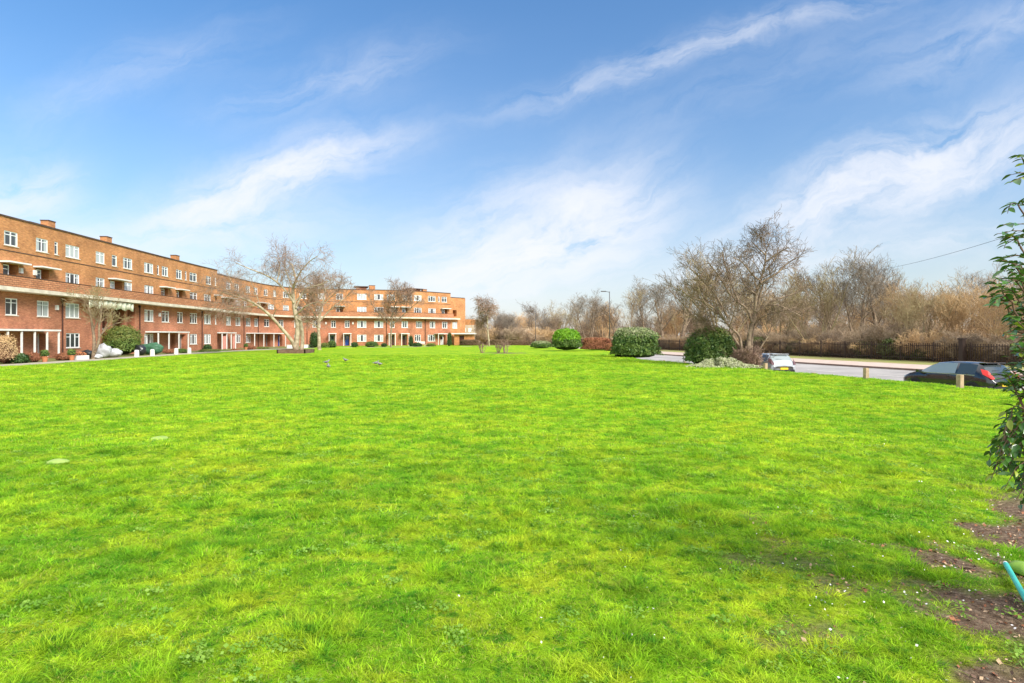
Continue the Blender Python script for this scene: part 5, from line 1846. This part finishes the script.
gbush('garden_shrub', 'small green shrub right of the two dark doorways of the far wing', 411, 4, 336.5, 323, MD, 2.6, n=900, power=3)


def garden_things():
    # white posts along the path
    first = None
    for px, lab in ((136, 'white post by the path, leftmost, beside the big green shrub'), (151.5, 'white post by the path in front of the green tarpaulin'),
                    (176.5, 'white post by the path before the white curtained porch'), (190, 'white post by the path, rightmost of four')):
        q = gx(px, -1.9)
        if first is None:
            mb = MB(); mb.cyl((0, 0, -.1), (0, 0, .58), .21, .19, 14); mb.cyl((0, 0, .58), (0, 0, .66), .19, .12, 14)
            first = mb.build('white_post', M_white, None)
            o = first
        else:
            o = first.copy(); COL.objects.link(o)
        o.location = (q.x, q.y, -.03); tag(o, lab, 'post', 'white posts by the footpath')
    # bags
    def lumpy(name, label, cat, px, extra, w, d, h, m, seed, fold=.22, group=None, dx=0):
        q = gx(px, extra)
        bm = bmesh.new()
        bmesh.ops.create_icosphere(bm, subdivisions=4, radius=1)
        for v in bm.verts:
            c = v.co
            f1 = float(fbm(np.array([c.x * 1.7 + seed]), np.array([c.y * 1.7 + c.z * 2.3]), 4, seed)[0]) - .5
            k = 1 + fold * 2.4 * f1
            v.co = Vector((c.x * w / 2 * k, c.y * d / 2 * k, max((c.z * .5 + .5) * h * (1 + fold * 2 * f1), 0)))
        me = bpy.data.meshes.new(name); bm.to_mesh(me); bm.free()
        for p in me.polygons: p.use_smooth = True
        me.materials.append(m)
        o = link(name, me, None, None, (q.x + dx, q.y, -.04)); return tag(o, label, cat, group)
    lumpy('white_sack', 'upright bulging white plastic sack by the foot of the small forked tree', 'sack', 104, .2, 1.3, 1.0, 1.25, M_bag, 3, .34)
    lumpy('white_sack', 'wide sagging white sack in front of the big green shrub', 'sack', 114, .1, 1.5, 1.1, .82, M_bag, 5, .2)
    lumpy('white_sack', 'small low white sack lying left of the bulging one', 'sack', 98, -.4, .9, .7, .4, M_bag, 8, .3)
    lumpy('black_sack', 'black refuse sack left of the small forked tree', 'sack', 86, .4, 1.2, .9, .75, M_blackbag, 7, .25)
    lumpy('black_sack', 'small black refuse sack tucked behind the white sacks', 'sack', 109, .9, .8, .7, .8, M_blackbag, 9, .25)
    lumpy('covered_motorbike', 'low bulky thing under a green tarpaulin beside the big shrub', 'tarpaulin', 150, .6, 2.5, 1.2, 1.25, M_tarp, 12, .28)
    lumpy('black_sack', 'round black sack at the left end of the green tarpaulin', 'sack', 140.5, .5, 1.1, 1.0, 1.05, M_blackbag, 15, .2)
    q = gx(79, -.3)
    t = empty('planter_trough', 'long white planter trough under the ground floor window at the left', 'planter', (q.x, q.y, -.02), rad(82))
    mb = MB(); mb.box(-.6, .6, -.2, -.16, 0, .34); mb.box(-.6, .6, .16, .2, 0, .34); mb.box(-.6, -.56, -.16, .16, 0, .34); mb.box(.56, .6, -.16, .16, 0, .34); mb.box(-.56, .56, -.16, .16, 0.02, .28)
    mb.build('trough', M_white, t)
    me = hedge_mesh('plants', 1.0, .3, .4, 300, .05, 9, bump=.4); link('plants', me, t, [M_terra, M_brown_core, M_brownleaf], (0, 0, .2))
    # terracotta pots
    for i, (px, lab) in enumerate(((45, 'terracotta pot with a small plant by the left porch'), (71, 'terracotta pot with a plant left of the white trough'), (246, 'terracotta pot with a plant between the two wings'))):
        q = gx(px, -.2)
        r_ = empty('plant_pot', lab, 'plant pot', (q.x, q.y, -.03), 0)
        mb = MB(); mb.cyl((0, 0, 0), (0, 0, .38), .15, .22, 14); mb.cyl((0, 0, .34), (0, 0, .40), .24, .24, 14); mb.build('pot', M_terra, r_)
        link('plant', hedge_mesh('plant', .5, .5, .5, 400, .05, 60 + i, bump=.4), r_, [M_shrub_mid, M_hedge_core, M_shrub_mid], (0, 0, .36))
    # low white garden walls by the planter tree
    for px0, px1, lab in ((286, 296, 'low white garden wall left of the cream barked tree'), (303.5, 312.5, 'low white garden wall right of the cream barked tree')):
        a, b = gx(px0, 1.0), gx(px1, 1.0)
        d = b - a; L_ = d.length
        w_ = empty('garden_wall', lab, 'wall', (a.x, a.y, -.05), math.atan2(d.y, d.x))
        mb = MB(); mb.box(0, L_, -.08, .08, 0, .52); mb.build('wall', M_white, w_)
        mb = MB(); mb.box(-.04, L_ + .04, -.12, .12, .522, .59); mb.build('coping', M_conc, w_)
    # white garden seat before the far wing's arched windows
    q = gx(428.5, .6)
    s_ = empty('garden_bench', 'cream garden bench before the far wing, left of the white door', 'bench', (q.x - 1.1, q.y, -.05), rad(20))
    mb = MB(); mb.box(-.75, .75, -.25, .25, .42, .47); mb.build('seat', M_conc, s_)
    mb = MB(); mb.box(-.75, .75, .2, .25, .55, .95); mb.build('backrest', M_conc, s_)
    for x in (-.7, .66):
        for y in (-.24, .20):
            mb = MB(); mb.box(x, x + .05, y, y + .05, 0, .419); mb.build('leg', M_conc, s_)
    # pink painted screen wall of the porch of the far wing
    for px, lab in ((224.5, 'pinkish wall screen at the left of the far porch'), (234.5, 'pinkish wall screen at the right of the far porch')):
        u = fR.u(px, 1.2); p = fR.P(u, 1.2)
        mb = MB(); mb.box(-.5, .5, -.05, .05, 0, 1.9)
        o = mb.build('porch_screen', M_pinkwall, rootR, p - rootR.location, fR.ang(u))


garden_things()


# ------------------------------------------------------------------ pigeons and pale discs on the lawn
def pigeons():
    first = None
    for px, py, rz, lab in ((326, 364.8, .4, 'grey pigeon on the lawn, leftmost of the little flock'), (328.5, 369.3, 1.9, 'pale grey pigeon nearest the camera in the little flock'),
                            (346, 362.3, 3.0, 'dark pigeon pecking on the lawn in the middle of the little flock'), (375.5, 365.6, .1, 'dark pigeon just left of the pale one on the right of the flock'),
                            (380, 366.8, 2.6, 'pale grey pigeon on the right of the little flock')):
        D = EYE * FPX / (py - HOR); x = at(px, D); z = float(lawn_z(x, D)) + .02
        if first is None:
            root = empty('pigeon', lab, 'pigeon')
            ring = [(-.17, .13, .008), (-.10, .135, .02), (-.05, .13, .05), (.02, .13, .068), (.08, .145, .06), (.115, .18, .032), (.13, .215, .026), (.15, .235, .03), (.175, .235, .018), (.20, .23, .004)]
            v, f = tubes([([(a, 0, b) for a, b, c in ring], [c for a, b, c in ring])], 10)
            body = link('body', np_mesh('body', v, f, True), root, M_pigeon)
            mb = MB()
            mb.cyl((.02, .025, 0), (.02, .025, .09), .006, .006, 5); mb.cyl((.02, -.025, 0), (.02, -.025, .09), .006, .006, 5)
            mb.build('leg', M_terra, root)
            for sy in (-1, 1):
                wv, wf = tubes([([(.07, sy * .055, .15), (0, sy * .066, .145), (-.09, sy * .045, .135), (-.15, sy * .02, .13)], [.02, .03, .02, .004])], 6)
                link('wing', np_mesh('wing', wv, wf, True), root, M_pigeon)
            first = root
        else:
            root = copy_tree(first); root['label'] = lab
        root['group'] = 'pigeons on the lawn'
        root.location = (x, D, z); root.rotation_euler = (0, 0, rz); root.scale = (1.25,) * 3


pigeons()


def discs():
    for px, py, lab in ((160.5, 439.8, 'flat pale stone in the grass, the farther of two on the left'), (57.5, 462.8, 'flat pale stone in the grass, the nearer of two on the left')):
        D = EYE * FPX / (py - HOR); x = at(px, D); z = float(lawn_z(x, D))
        bm = bmesh.new(); bmesh.ops.create_uvsphere(bm, u_segments=24, v_segments=12, radius=1)
        for v in bm.verts:
            k = 1 + .12 * math.sin(3 * math.atan2(v.co.y, v.co.x) + px)
            v.co = Vector((v.co.x * .15 * k, v.co.y * .12 * k, v.co.z * .045))
        me = bpy.data.meshes.new('stone'); bm.to_mesh(me); bm.free()
        for p in me.polygons: p.use_smooth = True
        o = link('flat_stone', me, None, M_stone, (x, D, z + .012)); tag(o, lab, 'stone', 'flat pale stones in the grass')


discs()


# ------------------------------------------------------------------ the shrub at the right edge, the teal tube, litter
def leaf_template(seed=0):
    """pointed glossy leaf, folded on its midrib and curled; tip towards +x, unit length"""
    xs = [0, .18, .45, .75, 1.0]; ws = [.02, .17, .25, .17, .0]
    v = []; f = []
    for x, w in zip(xs, ws):
        z = -.14 * x * x
        v += [(x, -w, z + .45 * w), (x, 0, z), (x, w, z + .45 * w)]
    for i in range(len(xs) - 1):
        a = i * 3
        f += [(a, a + 3, a + 4, a + 1), (a + 1, a + 4, a + 5, a + 2)]
    return np.array(v), np.array(f)


def edge_shrub():
    r = random.Random(77); rng = np.random.default_rng(77)
    bx, by = 3.95, 3.75
    bz = float(lawn_z(bx, by))
    root = empty('laurel_shrub', 'glossy dark leafed shrub reaching in at the right edge of the view', 'shrub', (bx, by, bz))
    T = Tree(90)
    stems = []
    twigs = []
    # main stems
    for i in range(7):
        a = r.uniform(0, 6.28); l = r.uniform(.05, .22)
        p = Vector((.1 * math.cos(a), .1 * math.sin(a), -.05)); d = Vector((.03 + l * abs(math.cos(a)), l * math.sin(a), 1)).normalized()
        pts = [p.copy()]; q = p.copy()
        H = r.uniform(2.3, 3.3)
        for k in range(10):
            d = (d + T.rv() * .09 + Vector((0, 0, .04))).normalized(); q = q + d * H / 10; pts.append(q.copy())
        stems.append(pts)
        T.add(0, [tuple(p) for p in pts], [.022 - .0016 * k for k in range(11)])
    stems = [[q.copy() for q in st] for st in stems]
    # outline of the visible side: (image row, how far left the leaves reach)
    prof = [(160, 1016), (178, 1009), (186, 1012), (205, 1014), (214, 1006), (222, 1003), (235, 997), (246, 1002), (258, 998), (272, 1003), (285, 990), (296, 984), (304, 993), (318, 1004), (332, 1003), (345, 1006), (360, 1007), (372, 998), (382, 996), (392, 1006), (402, 1040), (428, 1040), (436, 1004), (445, 996), (456, 990), (466, 988), (478, 992), (492, 1005), (505, 1016)]

    def reach(tip, start, leafn, size=.055):
        tip = Vector(tip); start = Vector(start)
        n = 7; pts = []
        for k in range(n + 1):
            t = k / n
            p = start.lerp(tip, t) + Vector((0, 0, .10 * math.sin(PI * t))) + T.rv() * .008
            pts.append(p)
        T.add(1, [tuple(p) for p in pts], [.006 * (1 - .7 * k / n) for k in range(n + 1)])
        twigs.append((pts, leafn, size))
    for (py, px) in prof:
        for rep in range(1 if py < 230 else 2):
            D = r.uniform(3.45, 4.1)
            x = at(px + r.uniform(0, 9) * rep, D); z = zat(py + r.uniform(-5, 5), D)
            tip = Vector((x - bx, D - by, z - bz))
            st = r.choice(stems)
            zi = min(range(len(st)), key=lambda k: abs(st[k].z - (tip.z - .15)))
            reach(tip, tip + Vector((r.uniform(.15, .4), r.uniform(-.1, .1), -r.uniform(.05, .3) * (1 if py < 430 else -1))), r.randint(8, 12), .06)
            T.add(1, [tuple(st[zi].lerp(Vector(twigs[-1][0][0]), k / 4) + T.rv() * .01) for k in range(5)], [.006] * 5)
    for i in range(150):
        py = r.choice((r.uniform(190, 392), r.uniform(200, 392), r.uniform(445, 500), r.uniform(440, 495), r.uniform(280, 392)))
        if py < 270 and r.random() < .5: continue
        lim = float(np.interp(py, [p[0] for p in prof], [p[1] for p in prof]))
        px = lim + 4 + (1052 - lim) * r.random()
        D = r.uniform(3.4, 4.2)
        tip = Vector((at(px, D) - bx, D - by, zat(py, D) - bz))
        st = r.choice(stems); zi = min(range(len(st)), key=lambda k: abs(st[k].z - (tip.z - .5)))
        start = tip + Vector((r.uniform(.12, .35), r.uniform(-.12, .12), -r.uniform(.12, .38) * (1 if py < 430 else -.6)))
        T.add(1, [tuple(st[zi].lerp(start, k / 4) + T.rv() * .01) for k in range(5)], [.007] * 5)
        reach(tip, start, r.randint(9, 13), .06)
    # inner mass, most of it outside the frame
    for i in range(50):
        zz = r.uniform(.55, 3.1)
        st = r.choice(stems); zi = min(range(len(st)), key=lambda k: abs(st[k].z - zz))
        a = r.uniform(0, 6.28); R_ = r.uniform(.45, .8) * (1 - abs(zz - 1.7) * .2)
        tip = Vector((R_ * math.cos(a), R_ * math.sin(a), zz + r.uniform(0, .25)))
        D = tip.y + by; pxx = 512 + FPX * (tip.x + bx) / D; pyy = HOR - FPX * (tip.z + bz - EYE) / D
        lim = np.interp(pyy, [p[0] for p in prof], [p[1] for p in prof])
        if pyy > 392: continue
        if pxx < lim + 3: continue
        reach(tip, st[zi], r.randint(8, 12))
    lv, lf = leaf_template()
    V = []; F = []; mi = []; b = 0
    for pts, ln, size in twigs:
        n = len(pts) - 1
        for k in range(ln):
            t = .35 + .65 * (k + r.random() * .5) / ln
            f = min(t * n, n - .001); i = int(f)
            p = pts[i].lerp(pts[i + 1], f - i); d = (pts[i + 1] - pts[i]).normalized()
            s = 1 if k % 2 else -1
            side = d.cross(Vector((0, 0, 1))).normalized() * s
            out = (d * r.uniform(.3, .8) + side * r.uniform(.5, 1) + Vector((0, 0, r.uniform(-.35, .35)))).normalized()
            up = (Vector((0, 0, 1)) + T.rv() * .55); yv = up.cross(out).normalized(); zv = out.cross(yv)
            sz = size * r.uniform(.5, 1.35)
            Mx = np.array([out, yv, zv]) * sz
            V.append(lv @ Mx + np.array(p)); F.append(lf + b); b += len(lv)
            mi += [1 if r.random() < .10 else 0] * len(lf)
    me = np_mesh('foliage', np.concatenate(V), np.concatenate(F), True, mi)
    me.materials.append(M_laurel); me.materials.append(M_laurel_pale)
    link('foliage', me, root)
    a, _ = T.meshes(9, (7, 5, 4, 4, 4, 4))
    link('stem', np_mesh('stem', a[0], a[1], True), root, M_darkwood)


edge_shrub()


def tube_and_bits():
    def gp(px, py, up=0.0):
        D = EYE * FPX / (py - HOR); x = at(px, D)
        return Vector((x, D, float(lawn_z(x, D)) + up))
    a = gp(1006, 573, .05); b = gp(1034, 622, .035)
    root = empty('teal_tube', 'teal metal tube lying on the soil at the lower right edge', 'tube', a)
    mb = MB(); mb.cyl((0, 0, 0), b - a, .019, .019, 16); mb.build('tube', M_teal, root, smooth=False)
    mb = MB(); d = (b - a).normalized(); mb.cyl(-d * .03, -d * .001, .016, .019, 16); mb.cyl(-d * .05, -d * .03, .009, .009, 10); mb.build('end_cap', M_white, root)
    # lime plastic tray beside it
    c = gp(1022, 576, .0)
    bm = bmesh.new(); bmesh.ops.create_uvsphere(bm, u_segments=24, v_segments=14, radius=1)
    for v in bm.verts:
        k = 1 + .1 * math.sin(5 * math.atan2(v.co.y, v.co.x))
        v.co = Vector((v.co.x * .09 * k, v.co.y * .11 * k, max(v.co.z, -.1) * .07))
    me = bpy.data.meshes.new('bag'); bm.to_mesh(me); bm.free()
    for p in me.polygons: p.use_smooth = True
    o = link('lime_bag', me, None, M_lime, (c.x + .02, c.y + .02, c.z + .02)); tag(o, 'crumpled lime green plastic bag beside the teal tube', 'bag')
    # fallen petals and bits, many and tiny
    rng = np.random.default_rng(55)
    C = []
    for (px, py, sp, n) in ((925, 660, 60, 14), (880, 600, 40, 22), (840, 605, 22, 16), (985, 568, 22, 22), (955, 540, 28, 16), (1000, 530, 20, 16), (640, 640, 90, 14), (770, 560, 120, 18), (870, 470, 120, 24), (960, 500, 50, 24)):
        for k in range(n):
            X = px + rng.normal() * sp; Y = py + rng.normal() * sp * .35
            if Y < 400: continue
            p = gp(X, Y, .03 + rng.random() * .015); C.append(tuple(p))
    C = np.array(C); n = len(C)
    V, F = leaf_quads(C, np.tile([0, 0, 1.], (n, 1)), np.full(n, .0085), rng, .8, .6)
    o = link('fallen_petals', np_mesh('fallen_petals', V, F), None, M_petal); tag(o, 'tiny white petals and daisies scattered in the grass at the right', 'petals', kind='stuff')
    # leaf litter and crumbs of earth on the bare soil
    n = 9000
    x = rng.uniform(1.8, 5.6, n); y = rng.uniform(2.6, 9, n)
    k = soil_f(x, y) > .45 + rng.random(n) * .3
    x, y = x[k], y[k]; n = len(x)
    C = np.stack([x, y, lawn_z(x, y) + .006 + rng.random(n) * .01], 1)
    V, F = leaf_quads(C, np.tile([0, 0, 1.], (n, 1)), rng.uniform(.006, .02, n), rng, .7, .5)
    mi = rng.integers(0, 3, n)
    me = np_mesh('leaf_litter', V, F, False, mi)
    for m in (M_darkwood, M_brownleaf, mat('pale dry litter', (.46, .32, .20), .9)): me.materials.append(m)
    tag(link('leaf_litter', me), 'brown leaf litter and soil crumbs on the bare ground at the lower right', 'leaf litter', kind='stuff')


tube_and_bits()


# ------------------------------------------------------------------ grass
def grass():
    rng = np.random.default_rng(1)

    def tuft(nb, rad_, hmin, hmax, wid, seg=3, lean=.5, dry=.10):
        V = []; F = []; tint = []; b = 0
        for k in range(nb):
            a = rng.uniform(0, 2 * PI); r = rad_ * math.sqrt(rng.random())
            base = np.array([r * math.cos(a), r * math.sin(a), -.01])
            h = rng.uniform(hmin, hmax); da = a + rng.normal() * .9
            dd = np.array([math.cos(da), math.sin(da), 0]); ln = lean * rng.uniform(.2, 1.3)
            sd_ = np.array([-dd[1], dd[0], 0]); rot = rng.normal() * .8
            sd_ = sd_ * math.cos(rot) + dd * math.sin(rot)
            t_ = rng.random() < dry
            for i in range(seg + 1):
                t = i / seg
                c = base + np.array([0, 0, h * t * (1 - .25 * ln * t)]) + dd * h * ln * t * t
                w = wid * (1 - t) ** .7 + .0004
                V += [c - sd_ * w, c + sd_ * w]
                tint += [(.9 if t_ else rng.random() * .12)] * 2
            for i in range(seg): F.append((b + 2 * i, b + 2 * i + 1, b + 2 * i + 3, b + 2 * i + 2))
            b += 2 * (seg + 1)
        me = np_mesh('tuft', np.array(V), np.array(F), True)
        at_ = me.attributes.new('tint', 'FLOAT', 'POINT'); at_.data.foreach_set('value', np.array(tint, dtype=np.float32))
        me.materials.append(GM['grass blades'])
        return bpy.data.objects.new('grass tuft', me)
    temps = [tuft(26, .06, .02, .05, .0021, lean=1.0), tuft(26, .065, .018, .05, .0023, lean=1.2, dry=.16), tuft(34, .05, .035, .085, .0024, lean=1.4), tuft(34, .06, .03, .07, .0022, lean=1.3),
             tuft(36, .16, .03, .065, .005, 2), tuft(36, .16, .025, .075, .0055, 2, lean=.8)]
    bands = [(2.6, 6.0, 620, (0, 4), 1.0), (6.0, 10.0, 330, (0, 4), 1.25), (10, 17, 70, (4, 6), 1.0), (17, 30, 30, (4, 6), 1.35), (30, 60, 9, (4, 6), 2.0)]
    dk = tuft(40, .11, .05, .12, .0042, 3, lean=1.1, dry=.04)
    temps.append(dk)
    P = []; R = []; S = []; I = []
    for y0, y1, dens, rng_i, s0 in bands:
        xm = y1 * .92 + .6
        n = int(dens * (y1 - y0) * 2 * xm)
        x = rng.uniform(-xm, xm, n); y = rng.uniform(y0, y1, n)
        k = (np.abs(x) < y * .92 + .6)
        nn, aa = na(x, y)
        k &= nn < kerb_n(aa) - .5
        k &= x > -32
        k &= soil_f(x, y) < .25 + .75 * rng.random(n) ** 1.6
        x, y = x[k], y[k]; n = len(x)
        t = fbm(x * 3.0, y * 3.6, 4, 21)
        t2 = fbm(x * 3.3, y * 3.3, 3, 51)
        hh = .40 + .42 * sm(t, .50, .72) + .50 * sm(t2, .55, .78)
        s = s0 * rng.uniform(.75, 1.25, n)
        P.append(np.stack([x, y, lawn_z(x, y)], 1)); R.append(np.stack([rng.normal(size=n) * .10, rng.normal(size=n) * .10, rng.uniform(0, 6.28, n)], 1))
        S.append(np.stack([s, s, s * hh], 1))
        lo, hi = rng_i
        idx = rng.integers(lo, hi, n)
        if lo == 0: idx = np.where(t + rng.normal(size=n) * .06 > .58, rng.integers(2, 4, n), rng.integers(0, 2, n))
        I.append(idx)
    # coarse darker tussocks stand here and there
    n = 5200
    y = 4 + 56 * rng.random(n) ** 1.25; x = rng.uniform(-1, 1, n) * (y * .92 + .5)
    nn, aa = na(x, y)
    k = (nn < crest_n(aa)) & (x > -31) & (soil_f(x, y) < .3) & (fbm(x * .5, y * .5, 3, 88) > .44)
    x, y = x[k], y[k]; n = len(x); s = rng.uniform(.45, 1.0, n) * (.75 + y / 60)
    P.append(np.stack([x, y, lawn_z(x, y)], 1)); R.append(np.stack([rng.normal(size=n) * .2, rng.normal(size=n) * .2, rng.uniform(0, 6.28, n)], 1))
    S.append(np.stack([s * 1.3, s * 1.3, s * .75], 1)); I.append(np.full(n, 6))
    P = np.concatenate(P); R = np.concatenate(R); S = np.concatenate(S); I = np.concatenate(I)
    print('grass tufts', len(P))
    o = gn_scatter('grass', P, R, S, I, temps)
    tag(o, 'bright green grass covering the lawn', 'grass', kind='stuff')
    # low clover-like rosettes among the blades
    n = 30
    az = rng.uniform(0, 6.28, n); rr = rng.uniform(.01, .06, n)
    C = np.stack([rr * np.cos(az), rr * np.sin(az), rng.uniform(.008, .03, n)], 1)
    V, F = leaf_quads(C, np.tile([0, 0, 1.], (n, 1)), np.full(n, .009), rng, .8, .5)
    me = np_mesh('clover', V, F); me.materials.append(mat('clover leaves', (.16, .34, .03), .6, vary=(.26, .42, .06), scale=5, transl=.3))
    ob = bpy.data.objects.new('clover', me)
    n = 1300
    y = 2.8 + 9 * rng.random(n) ** 1.3; x = rng.uniform(-1, 1, n) * (y * .9 + .4)
    k = fbm(x * 1.9, y * 1.9, 3, 71) > .50
    x, y = x[k], y[k]; n = len(x)
    o = gn_scatter('clover', np.stack([x, y, lawn_z(x, y) + .004], 1), np.stack([0 * x, 0 * x, rng.uniform(0, 6, n)], 1), np.tile(rng.uniform(.8, 1.6, n)[:, None], (1, 3)), np.zeros(n, int), [ob])
    tag(o, 'small clover leaves among the grass near the camera', 'clover', kind='stuff')


grass()
